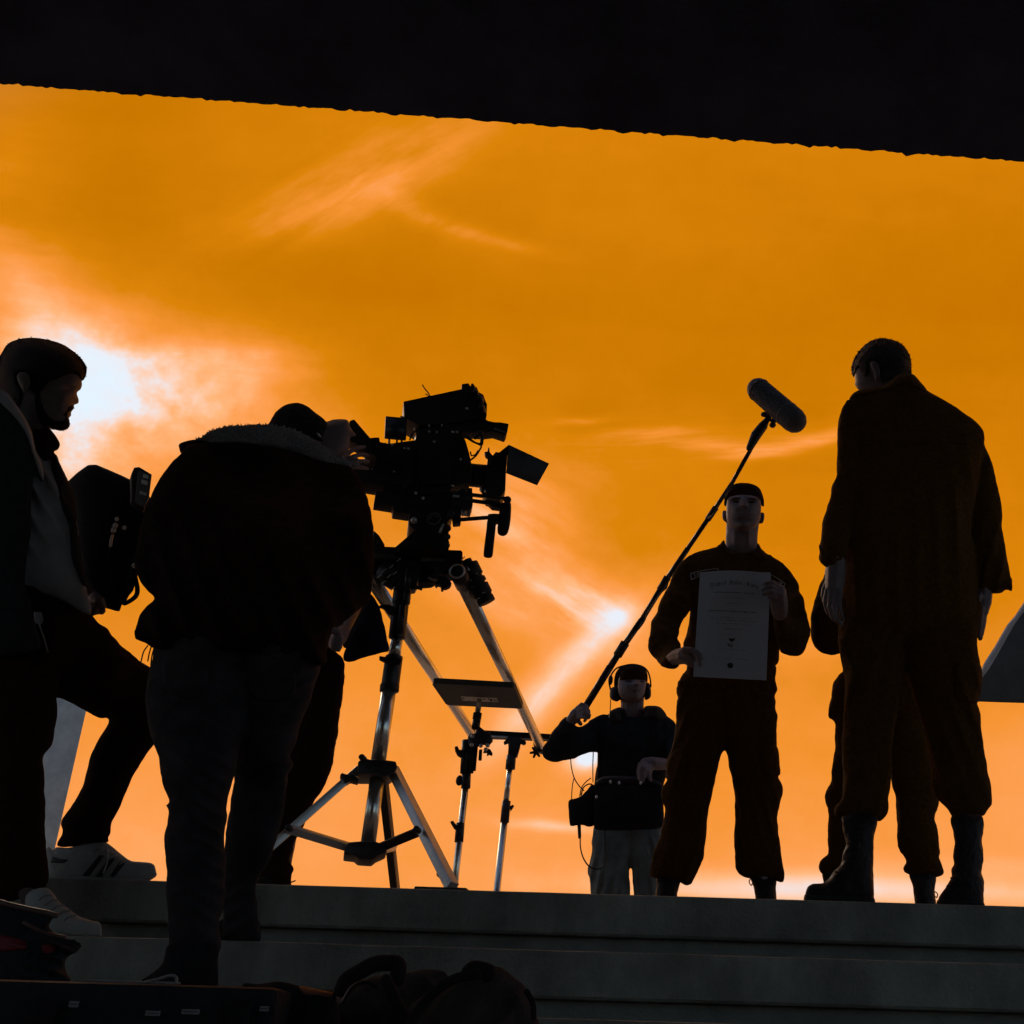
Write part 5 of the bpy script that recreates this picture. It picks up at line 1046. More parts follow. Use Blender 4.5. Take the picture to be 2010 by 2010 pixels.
for q in ([(692, 160), (672, 190), (660, 236)], [(708, 165), (698, 200), (692, 232)], [(722, 172), (712, 205), (706, 252)]):
    cable('drawstring', [(*p, 2.60) for p in B(q)], .0016, m_cable, p2)
# ---------------------------------------------- person: behind the operator
p3 = thing('person', 'crew member in black hidden behind the camera operator, one trouser leg and hand showing', 'person', base(600, 3.55, H1))
Y3 = 3.55
hd3 = Field([(520, 960), (530, 1000), (560, 1020), (595, 1010), (612, 970), (605, 930), (570, 910), (532, 925)], 3.66, k=.7, g=3)
remesh('body', [hd3.solid(), tube([(572, 1000, 3.66, .055), (580, 1040, 3.62, .08), (590, 1150, Y3, .12), (600, 1300, Y3, .12)]),
    tube([(585, 1070, 3.58, .08), (680, 1110, 3.55, .05), (700, 1190, 3.5, .04), (672, 1250, 3.27, .028)]),
    tube([(585, 1070, 3.58, .08), (500, 1110, 3.56, .05), (480, 1220, 3.54, .04), (520, 1260, 3.45, .028)]),
    tube([(580, 1300, Y3, .09), (500, 1500, Y3, .06), (480, 1770, Y3, .045)]),
    tube([(625, 1300, Y3+.04, .09), (600, 1480, Y3+.04, .05), (560, 1690, 3.48, .04), (550, 1770, 3.46, .04)]),
    tube(C([(1550, 1715, 3.26, .022), (1520, 1760, 3.19, .026), (1500, 1800, 3.18, .02)]), 8), tube(C([(1530, 1770, 3.17, .010), (1525, 1830, 3.16, .009), (1520, 1845, 3.16, .008)]), 8),
    tube(C([(1510, 1780, 3.17, .010), (1500, 1830, 3.16, .009), (1500, 1842, 3.16, .008)]), 8), tube(C([(1490, 1780, 3.17, .010), (1480, 1825, 3.16, .009), (1480, 1838, 3.16, .008)]), 8),
    tube(C([(1475, 1770, 3.18, .009), (1462, 1812, 3.17, .008), (1462, 1822, 3.17, .007)]), 8), tube(C([(1520, 1720, 3.16, .011), (1490, 1700, 3.15, .010), (1478, 1720, 3.15, .008)]), 8)], m_skinD, p3, .006, 1)
t3 = Field(C([(900, 900), (1300, 900), (1600, 1020), (1720, 1180), (1745, 1380), (1740, 1480), (1758, 1550), (1752, 1640), (1712, 1730), (1640, 1800), (1560, 1840), (1532, 1760), (1470, 1720), (1440, 1880), (1200, 1960), (950, 1900), (850, 1400)]), Y3, k=.35, g=5)
remesh('jacket', [t3.solid()], mat('worn_grey_jacket', (.055, .055, .062), .9, var=.3, scale=30, bump=.3, bscale=160, spec=.06), p3, .007, 2, .01, .06)
l3 = Field(Dc([(900, 60), (1045, 80), (1090, 100), (1132, 140), (1134, 200), (1139, 240), (1126, 350), (1111, 480), (1091, 600), (1072, 700), (1052, 750), (1010, 832), (980, 862), (968, 900), (930, 1000), (882, 1080), (876, 1130), (856, 1172), (878, 1205), (878, 1225), (862, 1240), (864, 1300), (868, 1390), (700, 1390), (690, 1260), (720, 1150), (760, 900), (800, 600), (860, 300)]), Dc([(1000, 150, Y3), (950, 700, 3.52), (800, 1250, 3.45)]), k=.5, g=4)
l3b = Field([(560, 1280), (640, 1285), (600, 1450), (520, 1600), (500, 1800), (440, 1800), (450, 1600), (520, 1400)], Y3+.08, k=.5, g=4)
remesh('trousers', [l3.solid(), l3b.solid()], m_trou, p3, .007, 2, .012, .055)
for a in (at(515, 1765, 3.47), at(470, 1765, Y3+.08)):
    remesh('shoe', [shoe_block(a, a+np.array([-.03, .16, 0]), H1)], m_bagd, p3, .006, 1)
cable('loose_lace', [(*q, 3.44) for q in Dc([(855, 1285), (872, 1282), (886, 1276)])], .002, m_cable, p3)
cb_ = thing('shoulder_bag', 'dark cloth bag hanging between the operator and the slider stand', 'bag', at(*C([(1720, 1890)])[0], 3.32))
fb = Field(C([(1735, 1440), (1772, 1480), (1802, 1535), (1842, 1680), (1862, 1780), (1876, 1852), (1830, 1862), (1760, 1882), (1680, 1905), (1600, 1932), (1548, 1920), (1560, 1850), (1640, 1700), (1700, 1550)]), 3.34, k=.35, g=3)
remesh('bag_body', [fb.solid()], m_purple, cb_, .006, 1, .006, .06)

# ================================================================== CAMERA RIG
YC = 3.32
cc = thing('cinema_camera', 'large black cinema camera with matte box, flag and hand grips on the slider', 'camera', at(*E([(860, 1060)])[0], YC))
def pr(name, pts, Yf, d, m, parent, bevel=.003): return obj(name, prism(E(pts), Yf, d), m, parent, bevel=bevel)
b0 = pr('body', [(365, 560), (445, 575), (520, 590), (640, 572), (735, 560), (760, 470), (1010, 440), (1110, 490), (1150, 560), (1180, 660), (1200, 755), (1195, 905), (1100, 930), (1042, 960), (1000, 1005), (700, 1012), (545, 960), (440, 932), (285, 906), (235, 850), (220, 780), (345, 700), (330, 640)], YC-.02, .085, m_black, cc, .004)
top_ = pr('transmitter', [(637, 242), (1120, 138), (1118, 97), (1176, 90), (1192, 115), (1220, 110), (1245, 125), (1262, 165), (1298, 185), (1312, 225), (1328, 262), (1325, 365), (1200, 395), (1000, 425), (770, 440), (700, 402), (645, 372)], YC-.01, .12, m_black, cc, .004)
pr('riser_bracket', [(730, 425), (1010, 415), (1060, 480), (1100, 560), (760, 600), (740, 520)], YC+.02, .05, m_cast, cc)
cable('antenna', [(*q, YC) for q in E([(795, 108), (815, 140), (840, 170), (856, 200)])], .0022, m_cable, cc)
cable('antenna', [(*q, YC) for q in E([(820, 182), (838, 192), (858, 215)])], .0018, m_cable, cc)
for q in ((1240, 180, 26), (1275, 235, 30), (1290, 310, 28), (1215, 135, 20)):
    obj('knob', ellipsoid(at(*E([q[:2]])[0], YC-.03), q[2]/4.2*.0017, .03, q[2]/4.2*.0017, 10), m_cast, top_)
cable('cable', [(*q, YC-.03) for q in E([(1155, 285), (1152, 330), (1170, 365), (1200, 380), (1240, 360), (1262, 300), (1285, 240)])], .0028, m_cable, cc)
mn = pr('monitor', [(492, 362), (668, 378), (662, 545), (484, 528)], YC-.02, .022, m_black, cc)
pr('screen', [(502, 374), (658, 388), (653, 533), (496, 518)], YC-.0225, .002, m_screen, mn, 0)
for q in ([(520, 530), (522, 590)], [(585, 540), (583, 590)], [(620, 540), (625, 585)]):
    obj('monitor_post', cyl((*E(q)[0], YC), (*E(q)[1], YC), 4.0), m_cast, mn)
pr('bracket_arm', [(612, 358), (700, 382), (770, 440), (760, 462), (690, 420), (640, 390)], YC+.01, .02, m_cast, cc, .002)
cable('cable', [(*q, YC+.02) for q in E([(690, 560), (705, 520), (730, 495), (770, 470)])], .0028, m_cable, cc)
pr('front_handle', [(1000, 405), (1310, 385), (1338, 402), (1388, 412), (1440, 414), (1507, 426), (1492, 497), (1478, 524), (1382, 492), (1300, 502), (1110, 488), (1000, 470)], YC, .05, m_black, cc)
pr('handle_edge', [(1388, 460), (1485, 496), (1480, 504), (1384, 468)], YC-.003, .004, m_edge, cc, 0)
ey = pr('eyepiece', [(190, 402), (233, 386), (372, 548), (390, 600), (330, 645), (190, 560)], YC-.20, .06, m_black, cc, .006)
pr('eyepiece_arm', [(340, 545), (385, 540), (440, 538), (444, 575), (520, 600), (420, 700), (330, 650)], YC-.14, .10, m_black, cc)
cyl_lens = cyl((*E([(1180, 850)])[0], YC+.06), (*E([(1405, 870)])[0], YC+.04), 46, n=28)
obj('lens', cyl_lens, m_black, cc)
for t in (.12, .3, .42, .55, .7, .82):
    c0 = np.array((1180, 850))+(np.array((1405, 870))-np.array((1180, 850)))*t
    a_ = at(*E([tuple(c0)])[0], YC+.05); obj('lens_ring', cyl3(a_-np.array([.006, 0, 0]), a_+np.array([.006, 0, 0]), .0415, 28), m_cast, cc)
obj('focus_motor', cyl((*E([(1290, 960)])[0], YC+.0), (*E([(1335, 1015)])[0], YC), 15), m_cast, cc)
mb = pr('matte_box', [(1368, 692), (1400, 655), (1425, 662), (1505, 598), (1530, 610), (1492, 700), (1484, 830), (1479, 970), (1442, 1030), (1330, 1012), (1300, 962), (1330, 772), (1370, 775)], YC-.02, .09, m_black, cc, .004)
pr('flag', [(1507, 600), (1838, 755), (1741, 931), (1484, 830)], YC-.035, .004, m_flag, mb, .0)
pr('clamp', [(1305, 660), (1330, 655), (1336, 622), (1346, 622), (1350, 660), (1375, 690), (1372, 772), (1325, 772), (1335, 700), (1318, 690)], YC-.03, .02, m_cast, mb, .0015)
# cables in front of the body
for pts, r in (([(1112, 540), (1160, 545), (1210, 575), (1262, 598), (1280, 612), (1268, 640), (1236, 690), (1190, 728)], .0032), ([(1140, 518), (1180, 545), (1232, 582), (1265, 590)], .0026),
               ([(1190, 660), (1200, 690), (1232, 680), (1252, 650)], .0026), ([(1230, 545), (1262, 520), (1285, 500)], .006), ([(1260, 500), (1285, 540), (1282, 590)], .007), ([(1175, 530), (1195, 500)], .003),
               ([(540, 830), (580, 805), (640, 790), (720, 760), (830, 738), (900, 742), (910, 755)], .0024), ([(910, 565), (960, 580), (1030, 560), (1050, 580)], .0026)):
    cable('cable', [(*q, YC-.045) for q in E(pts)], r, m_cable, cc)
random.seed(3)
for q in ((725, 470), (850, 445), (850, 490), (912, 495), (955, 440), (1045, 495), (1078, 495), (890, 575), (545, 600), (520, 580), (645, 630), (678, 632), (490, 590), (430, 700), (800, 1040), (740, 1000), (1275, 965), (1310, 985), (1045, 940), (380, 800), (1160, 300), (560, 820), (1110, 720)):
    c = at(*E([q])[0], YC-.05); obj('glint_block', box3(c, .006*random.uniform(.6, 1.6), .008, .005*random.uniform(.6, 1.6)), m_glint, cc, bevel=.001)  # small pale blocks stand in for highlights on the camera body
obj('record_light_cover', box3(at(*E([(648, 955)])[0], YC-.035), .013, .01, .011), mat('green_plastic', (.02, .07, .045), .5), cc, bevel=.001)
pr('body_cover', [(470, 640), (720, 620), (740, 780), (700, 940), (560, 930), (440, 880)], YC-.034, .014, m_black, cc, .003)
pr('control_panel', [(780, 600), (1020, 590), (1060, 700), (1020, 920), (800, 930), (750, 800)], YC-.036, .016, m_case, cc, .003)
# base plate, rods and rosette arms with grips
pr('base_plate', [(690, 1010), (1040, 985), (1110, 1000), (1100, 1080), (1050, 1095), (700, 1095)], YC-.01, .11, m_cast, cc)
pr('battery', [(412, 975), (480, 985), (600, 1002), (700, 1022), (700, 1095), (692, 1166), (555, 1146), (550, 1096), (395, 1072)], YC-.02, .065, m_black, cc, .004)
pr('battery_foot', [(480, 940), (580, 990), (600, 1005), (470, 985)], YC, .05, m_black, cc, .002)
for a_, b_, Yo in (((1040, 992), (1500, 1045), YC-.03), ((1120, 1050), (1440, 1095), YC-.03), ((1040, 1000), (1500, 1050), YC+.07)):
    obj('rod', cyl((*E([a_])[0], Yo), (*E([b_])[0], Yo), 6.5 if b_[0] > 1450 else 8.0), m_blackm, cc)
pr('rod_clamp', [(1110, 962), (1145, 960), (1150, 1000), (1210, 1010), (1210, 1095), (1195, 1135), (1130, 1120), (1060, 1095), (1040, 1030)], YC-.045, .06, m_cast, cc)
pr('rod_clamp', [(1170, 955), (1205, 955), (1208, 1010), (1168, 1005)], YC-.02, .03, m_cast, cc, .002)
obj('rosette', cyl((*E([(1152, 1050)])[0], YC-.06), (*E([(1152, 1050)])[0], YC-.03), 18), m_cast, cc)
pr('grip_arm', [(1310, 1050), (1440, 1070), (1440, 1120), (1370, 1110)], YC-.03, .03, m_black, cc)
obj('grip_joint', cyl((*E([(1495, 1055)])[0], YC-.07), (*E([(1495, 1055)])[0], YC+.0), 15), m_black, cc)
g1 = Field(E([(1440, 1090), (1480, 1072), (1522, 1078), (1524, 1180), (1512, 1280), (1494, 1335), (1462, 1354), (1424, 1342), (1412, 1310), (1422, 1200)]), YC-.03, k=.7, g=1.8)
remesh('hand_grip', [g1.solid()], m_case, cc, .003, 1)
obj('grip_rod', cyl((*E([(1105, 1218)])[0], YC-.03), (*E([(1345, 1200)])[0], YC-.03), 8.0), m_blackm, cc)
pr('grip_bracket', [(1335, 1170), (1385, 1165), (1432, 1168), (1432, 1218), (1398, 1228), (1335, 1220)], YC-.05, .035, m_black, cc)
g2 = Field(E([(1335, 1215), (1398, 1215), (1398, 1290), (1386, 1400), (1372, 1520), (1350, 1535), (1318, 1532), (1298, 1518), (1305, 1430), (1322, 1300)]), YC-.035, k=.7, g=1.8)
remesh('hand_grip', [g2.solid()], m_case, cc, .003, 1)
pr('drop_bracket', [(1062, 1095), (1115, 1100), (1112, 1245), (1050, 1250), (1040, 1180)], YC-.03, .03, m_cast, cc)
for a_, b_ in (((1120, 1125), (1125, 1190)), ((1150, 1120), (1148, 1190))):
    obj('bolt', cyl((*E([a_])[0], YC-.03), (*E([b_])[0], YC-.03), 3.5), m_alu, cc)
pr('rod_tip_plate', [(1045, 1012), (1100, 1016), (1098, 1032), (1046, 1030)], YC-.05, .004, m_alu, cc, 0)

# fluid head
fh = thing('fluid_head', 'black fluid head between the cinema camera and the slider beam', 'tripod head', at(*E([(820, 1450)])[0], YC))
pr('tilt_housing', [(692, 1096), (1050, 1096), (1052, 1150), (1030, 1190), (1000, 1240), (1020, 1300), (1000, 1345), (960, 1330), (740, 1312), (720, 1292), (690, 1268), (680, 1222)], YC-.03, .13, m_black, fh, .006)
pr('bowl_base', [(728, 1304), (980, 1330), (1002, 1350), (1018, 1400), (1012, 1470), (800, 1455), (565, 1444), (650, 1372)], YC-.05, .17, m_black, fh, .006)
ring = np.array(at(*E([(890, 1210)])[0], YC-.034))
obj('dial_ring', tube3([ring+np.array([.021*math.cos(a), 0, .021*math.sin(a)]) for a in np.linspace(0, 2*math.pi, 33)], .0018, 6, caps=False), m_edge, fh)
obj('dial_mark', tube3([ring+np.array([.012*math.cos(a), 0, .012*math.sin(a)]) for a in np.linspace(.3, 3.4, 14)], .0013, 6), m_edge, fh)
for q in ((725, 1225), (1025, 1190), (1035, 1165), (1005, 1290), (1000, 1360), (995, 1430)):
    obj('knob', ellipsoid(at(*E([q])[0], YC-.045), .011, .012, .011, 10), m_cast if q[0] > 800 else m_alu, fh)
obj('lever', cyl((*E([(968, 1255)])[0], YC-.05), (*E([(935, 1330)])[0], YC-.05), 5), m_alu, fh)
pr('side_lobe', [(392, 1300), (440, 1345), (485, 1420), (480, 1470), (392, 1470)], YC+.05, .06, m_black, fh, .006)

# slider: two steel rails from the near beam to the far crossbar
sl_ = thing('slider', 'two long steel rails of the camera slider running away to the far stand', 'slider', at(880, 1100, 3.36))
N1 = at(*Q([(1046, 235)])[0], 3.38); zr = N1[2]
def Y_at_height(px, py, z):
    d = Fv*FPX + Rv*(px-PPX) - Uv*(py-PPY); return (z-EYE[2])/d[2]*d[1]
fq = Q([(1474, 1130)])[0]; F1 = at(*fq, Y_at_height(*fq, zr))
lq = Q([(1092, 1040)])[0]; F2 = at(*lq, Y_at_height(*lq, zr))
dirv = (F1-N1)/np.linalg.norm(F1-N1)
lm = Q([(655, 365)])[0]; N2 = at(*lm, Y_at_height(*lm, zr)); dl = (F2-N2)/np.linalg.norm(F2-N2); N2 = N2+dl*((N1[1]-N2[1])/dl[1])
rr = .0232
obj('rail', tube3([N1, F1+dirv*.06], [rr, rr], 32, caps=False), m_chrome, sl_)
obj('rail', tube3([N2, F2+dl*.06], [rr, rr], 32, caps=False), m_chrome, sl_)
rc_ = N1-dirv*.035
e1 = np.cross(dirv, [0, 0, 1.]); e1 /= np.linalg.norm(e1); e2 = np.cross(e1, dirv)
obj('rail_collar', tube3([N1-dirv*.06, N1+dirv*.05], [.0275, .0275], 32, caps=False), m_cast, sl_)
obj('rail_end_ring', tube3([N1-dirv*.061+.0235*(math.cos(a)*e1+math.sin(a)*e2) for a in np.linspace(0, 2*math.pi, 41)], .0036, 8, caps=False), m_alu, sl_)
obj('rail_bore', tube3([N1-dirv*.0625, N1-dirv*.06], [.021, .021], 28, caps=False), m_sole, sl_)
def pq(name, pts, Yf, d, m, parent, bevel=.002): return obj(name, prism(pts, Yf, d), m, parent, bevel=bevel)
pq('near_beam', T3([(150, 85), (380, 85), (560, 92), (860, 110), (1250, 130), (1420, 135), (1436, 160), (1440, 300), (1350, 420), (1200, 470), (860, 290), (150, 260)]), 3.34, .08, m_black, sl_, .004)
pq('carriage_plate', T3([(150, 260), (560, 280), (860, 285), (1180, 290), (1180, 480), (1030, 560), (850, 575), (520, 520), (150, 520)]), 3.38, .06, m_case, sl_, .004)
pq('beam_face', T3([(873, 208), (1195, 224), (1210, 236), (1205, 270), (1180, 286), (870, 274)]), 3.335, .006, mat('bare_metal_strip', (.16, .165, .15), .5, metal=.3), sl_, .001)
pq('beam_face', T3([(200, 178), (580, 196), (578, 250), (200, 240)]), 3.336, .006, m_plate, sl_, .001)
pq('clamp_jaw', T3([(1065, 350), (1130, 360), (1158, 395), (1140, 460), (1090, 520), (1030, 520), (965, 490), (1060, 440), (1085, 400)]), 3.33, .02, m_cast, sl_)
pq('star_knob', T3([(1110, 480), (1200, 480), (1290, 580), (1270, 612), (1210, 640), (1188, 632), (1180, 658), (1150, 655), (1145, 600), (1110, 590), (1085, 612), (1064, 585), (1075, 568), (1105, 565), (1100, 540)]), 3.33, .03, m_black, sl_, .002)
for q in ((470, 360), (375, 412), (305, 492), (520, 450), (435, 495), (360, 578), (570, 270), (1440, 250), (490, 660)):
    c = at(*T3([q])[0], 3.325); obj('bolt_head', tube3([c+np.array([-.005, 0, -.005]), c+np.array([.005, 0, .006])], .0018, 6), m_alu, sl_)
for q, r_ in (((380, 420), .032), ((420, 520), .026)):
    c = at(*T3([q])[0], 3.345); obj('wheel', cyl3(c, c+np.array([.012, .03, .0]), r_, 22), m_black, sl_)
# chain of round black wheels beside the rail
ca_, cb2 = at(*T3([(1480, 270)])[0], 3.42), at(*T3([(1740, 800)])[0], 3.46)
uu = (cb2-ca_); Lc_ = np.linalg.norm(uu); uu /= Lc_
for t0_, t1_, r_ in ((0, .12, .020), (.12, .42, .036), (.42, .50, .030), (.50, .60, .036), (.60, .66, .028), (.66, .90, .036), (.90, .96, .031), (.96, 1.1, .033)):
    obj('weight', cyl3(ca_+uu*Lc_*t0_, ca_+uu*Lc_*t1_, r_*.93, 26), m_black, sl_, bevel=.003)
for q in ((1620, 455), (1540, 548), (1575, 632), (1720, 715), (1650, 792)):
    c = at(*T3([q])[0], 3.40); obj('bolt_head', tube3([c+np.array([-.004, 0, -.001]), c+np.array([.004, 0, .002])], .0016, 6), m_alu, sl_)
obj('pin', cyl((*T3([(1490, 350)])[0], 3.40), (*T3([(1520, 420)])[0], 3.40), 6), m_alu, sl_)
pq('lock_lever', T3([(735, 600), (800, 590), (830, 620), (895, 630), (890, 668), (830, 648), (760, 660), (735, 640)]), 3.33, .015, m_black, sl_)
# far crossbar
cbL = at(*Q([(1120, 1052)])[0], F1[1]-.03); cbR = at(*Q([(1530, 1078)])[0], F1[1]-.03)
pq('far_crossbar', Q([(1110, 1040), (1180, 1043), (1420, 1056), (1545, 1064), (1540, 1090), (1420, 1086), (1180, 1076), (1110, 1072)]), F1[1]-.01, .05, m_blackm, sl_)
pq('crossbar_edge', T2([(985, 992), (1225, 1003), (1222, 1022), (985, 1010)]), F1[1]-.013, .004, m_alu, sl_, 0)
c = at(*T2([(1602, 1215)])[0], F1[1]-.05)
for k in range(6):
    a = k*math.pi/3+.2; obj('knob_arm', tube3([c, c+.026*np.array([math.cos(a), 0, math.sin(a)])], [.008, .006], 8), m_black, sl_)
obj('knob_stem', cyl((*T2([(1625, 1220)])[0], F1[1]-.05), (*T2([(1690, 1225)])[0], F1[1]-.05), 4), m_alu, sl_)
pq('end_clamp', T2([(1565, 1080), (1590, 1085), (1640, 1160), (1700, 1190), (1690, 1225), (1600, 1210), (1580, 1150)]), F1[1]-.04, .03, m_black, sl_)

# slider stand (near, three legs)
YT = 3.40
ts = thing('slider_stand', 'heavy steel three-legged stand under the near end of the slider', 'stand', at(718, 1700, YT)*np.array([1, 1, 0])+np.array([0, 0, H1]))
def seg(name, a, b, w, m, parent=None, Y=YT, bevel=0, w1=None): return obj(name, cyl((*Q([a])[0], Y), (*Q([b])[0], Y), w/2.721, w1/2.721 if w1 else None, 24), m, parent if parent is not None else ts, bevel=bevel)
pq('head_block', T3([(560, 190), (860, 240), (862, 500), (815, 590), (735, 600), (735, 640), (560, 640), (520, 500)]), YT-.06, .09, m_cast, ts, .004)
obj('head_tube', cyl((*T3([(710, 390)])[0], YT-.07), (*T3([(690, 660)])[0], YT-.07), 13), m_cast, ts)
seg('sleeve', (747, 190), (727, 365), 92, m_cast, bevel=.002)
obj('sleeve_rib', cyl((*T3([(690, 640)])[0], YT-.05), (*T3([(670, 860)])[0], YT-.05), 12), m_cast, ts)
seg('sleeve', (724, 372), (705, 550), 86, m_cast, bevel=.002)
obj('sleeve_rib', cyl((*T3([(625, 890)])[0], YT-.05), (*T3([(590, 1280)])[0], YT-.05), 13), m_cast, ts)
pq('wing_lever', T3([(290, 890), (360, 872), (440, 870), (520, 910), (520, 990), (440, 990), (400, 940), (350, 905)]), YT-.04, .02, m_black, ts)
seg('tube', (706, 548), (690, 655), 64, m_chrome)
seg('sleeve', (690, 650), (665, 832), 92, m_cast, bevel=.002)
pq('wing_lever', Q([(612, 645), (640, 650), (700, 652), (732, 660), (725, 685), (650, 680), (612, 660)]), YT-.05, .02, m_black, ts)
seg('sleeve_ring', (667, 800), (664, 836), 100, m_black, bevel=.002)
seg('tube', (662, 830), (606, 1205), 76, m_chrome)
hub = pq('hub', Q([(498, 1208), (530, 1188), (560, 1198), (640, 1200), (700, 1208), (708, 1240), (690, 1268), (650, 1288), (600, 1275), (500, 1275), (494, 1245)]), YT-.07, .14, m_cast, ts, .005)
seg('tube', (602, 1280), (552, 1645), 76, m_chrome)
pq('lower_hub', Q([(445, 1640), (520, 1634), (590, 1636), (630, 1650), (655, 1690), (600, 1715), (575, 1735), (500, 1730), (480, 1712), (420, 1705), (425, 1680)]), YT-.06, .12, m_cast, ts, .005)
def bar(name, a, Ya, b, Yb, w, th, m, parent):
    """flat bar between two photographed ends at distances Ya, Yb"""
    p, q = at(*a, Ya), at(*b, Yb); u = (q-p)/np.linalg.norm(q-p); v = np.cross(u, Fv); v /= np.linalg.norm(v); n_ = np.cross(u, v)
    hw = w*mpp(p)/2; V = []
    for c_ in (p, q):
        for s1, s2 in ((-1, -1), (1, -1), (1, 1), (-1, 1)): V.append(c_+v*hw*s1+n_*th/2*s2)
    return obj(name, (np.array(V), [(3, 2, 1, 0), (4, 5, 6, 7), (0, 1, 5, 4), (1, 2, 6, 5), (2, 3, 7, 6), (3, 0, 4, 7)]), m, parent, bevel=.0025)
q1, q2 = Q([(500, 1252)])[0], Q([(40, 1660)])[0]
pA, pB = at(*q1, YT), at(*q2, YT-.10); pF = pA+(pB-pA)*((pA[2]-H1-.02)/(pA[2]-pB[2]))
u_ = (pF-pA)/np.linalg.norm(pF-pA); v_ = np.cross(u_, Fv); v_ /= np.linalg.norm(v_); n_ = np.cross(u_, v_); hw_ = 20/2.721*mpp(pA)
obj('leg', (np.array([c_+v_*hw_*s1+n_*.015*s2 for c_ in (pA, pF) for s1, s2 in ((-1, -1), (1, -1), (1, 1), (-1, 1))]), [(3, 2, 1, 0), (4, 5, 6, 7), (0, 1, 5, 4), (1, 2, 6, 5), (2, 3, 7, 6), (3, 0, 4, 7)]), m_alu, ts, bevel=.0025)
zf = H1+.01
f_p, f_q = Q([(680, 1245)])[0], Q([(1000, 1880)])[0]
bar('leg', f_p, YT, f_q, 3.12, 48/2.721, .03, m_alu, ts)
bar('leg', Q([(630, 1300)])[0], YT+.04, Q([(704, 1960)])[0], YT+.55, 42/2.721, .03, m_cast, ts)
bar('brace', Q([(135, 1572)])[0], YT-.10, Q([(450, 1668)])[0], YT, 42/2.721, .02, m_alu, ts)
bar('brace', Q([(590, 1680)])[0], YT, Q([(838, 1578)])[0], YT-.14, 46/2.721, .02, m_bag, ts)
bar('brace', Q([(600, 1690)])[0], YT+.05, Q([(690, 1668)])[0], YT+.32, 30/2.721, .02, m_alu, ts)
pq('leg_collar', Q([(402, 1280), (412, 1270), (455, 1285), (470, 1278), (500, 1300), (500, 1318), (460, 1308), (432, 1325), (415, 1305)]), YT-.04, .05, m_black, ts)
for q in ((140, 1572), (820, 1582), (945, 1820), (530, 1200)):
    c = at(*Q([q])[0], YT-.10 if q[0] < 800 else 3.22); obj('bolt', cyl3(c-np.array([0, .03, 0]), c, .009, 12), m_cast, ts)
fa = at(*f_q, 3.12); obj('foot', box3((fa[0]-.02, 3.12, H1+.012), .14, .10, .024), m_cast, ts, bevel=.004)
obj('foot', box3((pF[0], pF[1], H1+.013), .07, .07, .024), m_cast, ts, bevel=.004)

# table on a stand
tb = thing('stand_table', 'small dark table plate with a white sticker underneath, on a thin stand', 'table', at(*Q([(1060, 1800)])[0], 4.1)*np.array([1, 1, 0])+np.array([0, 0, H1]))
Yt0, Yt1 = 4.0, None
tl_, tr2, br_, bl_ = T2([(185, 285)])[0], T2([(1310, 345)])[0], T2([(1425, 632)])[0], T2([(390, 582)])[0]
zt_ = at(*tl_, 3.95)[2]
cor = [at(*q, Y_at_height(*q, zt_)) for q in (tl_, tr2, br_, bl_)]
def rounded(c, f=.12):
    out = []
    n = len(c)
    for i in range(n):
        a, b, d = c[i-1], c[i], c[(i+1) % n]
        out += [b+(a-b)*f, b+(a-b)*f*.3+(d-b)*f*.3, b+(d-b)*f]
    return out
pl = rounded(cor, .06); nn = len(pl)
obj('table_plate', (np.array(pl+[p+np.array([0, 0, .022]) for p in pl]), [tuple(reversed(range(nn))), tuple(range(nn, 2*nn))]+[(i, (i+1) % nn, nn+(i+1) % nn, nn+i) for i in range(nn)]), m_plate, tb, angle=.5)
def on_under(q, off=.0015):
    q = T2([q])[0]; return at(*q, Y_at_height(*q, zt_-off))
stk = [on_under(q) for q in ((580, 458), (790, 470), (1070, 482), (1092, 540), (880, 535), (610, 520))]
obj('sticker', (np.array(stk), [tuple(range(6))]), m_label, tb, smooth=False)
for q in ((620, 490, 16), (672, 462, 12), (700, 515, 10), (760, 495, 10), (900, 500, 12), (990, 515, 26), (1040, 515, 16), (960, 495, 14), (1065, 520, 10)):
    obj('print', (np.array([on_under((q[0]+a*q[2], q[1]+b*q[2]*.7), .0025) for a, b in ((-1, -.6), (.4, -1), (1, .3), (-.2, 1))]), [(0, 1, 2, 3)]), m_ink, tb, smooth=False)
pc = on_under((835, 500), 0); Yp = pc[1]
stand_x, stand_y = pc[0], pc[1]
def vpost(name, z0, z1, r, m, parent, x=None, y=None): return obj(name, cyl3((x if x is not None else stand_x, y if y is not None else stand_y, z0), (x if x is not None else stand_x, y if y is not None else stand_y, z1), r, 18), m, parent)
def z_of(qy, Y, qx=835): return at(*T2([(qx, qy)])[0], Y)[2]
vpost('post', z_of(905, Yp), zt_, .0105, m_chrome, tb)
vpost('collar', z_of(770, Yp), z_of(690, Yp), .0165, m_black, tb)
vpost('collar', z_of(905, Yp), z_of(780, Yp), .0155, m_cast, tb)
kb_ = Field(T2([(775, 960), (800, 870), (850, 880), (900, 920), (980, 960), (1020, 1070), (985, 1105), (960, 1160), (900, 1120), (800, 1150), (740, 1160), (690, 1140), (672, 1060), (700, 970)]), Yp-.01, k=.5, g=1.8)
remesh('clamp_head', [kb_.solid()], m_cast, tb, .0035, 1)
for q in ((730, 1120), (740, 1000), (855, 1130), (945, 1125), (920, 1180)):
    obj('bolt', ellipsoid(at(*T2([q])[0], Yp-.045), .008, .006, .008, 8), m_alu, tb)
pq('wing_lever', T2([(500, 1140), (540, 1132), (560, 1180), (620, 1190), (720, 1180), (720, 1230), (620, 1260), (590, 1280), (540, 1250), (510, 1190)]), Yp-.02, .025, m_black, tb)
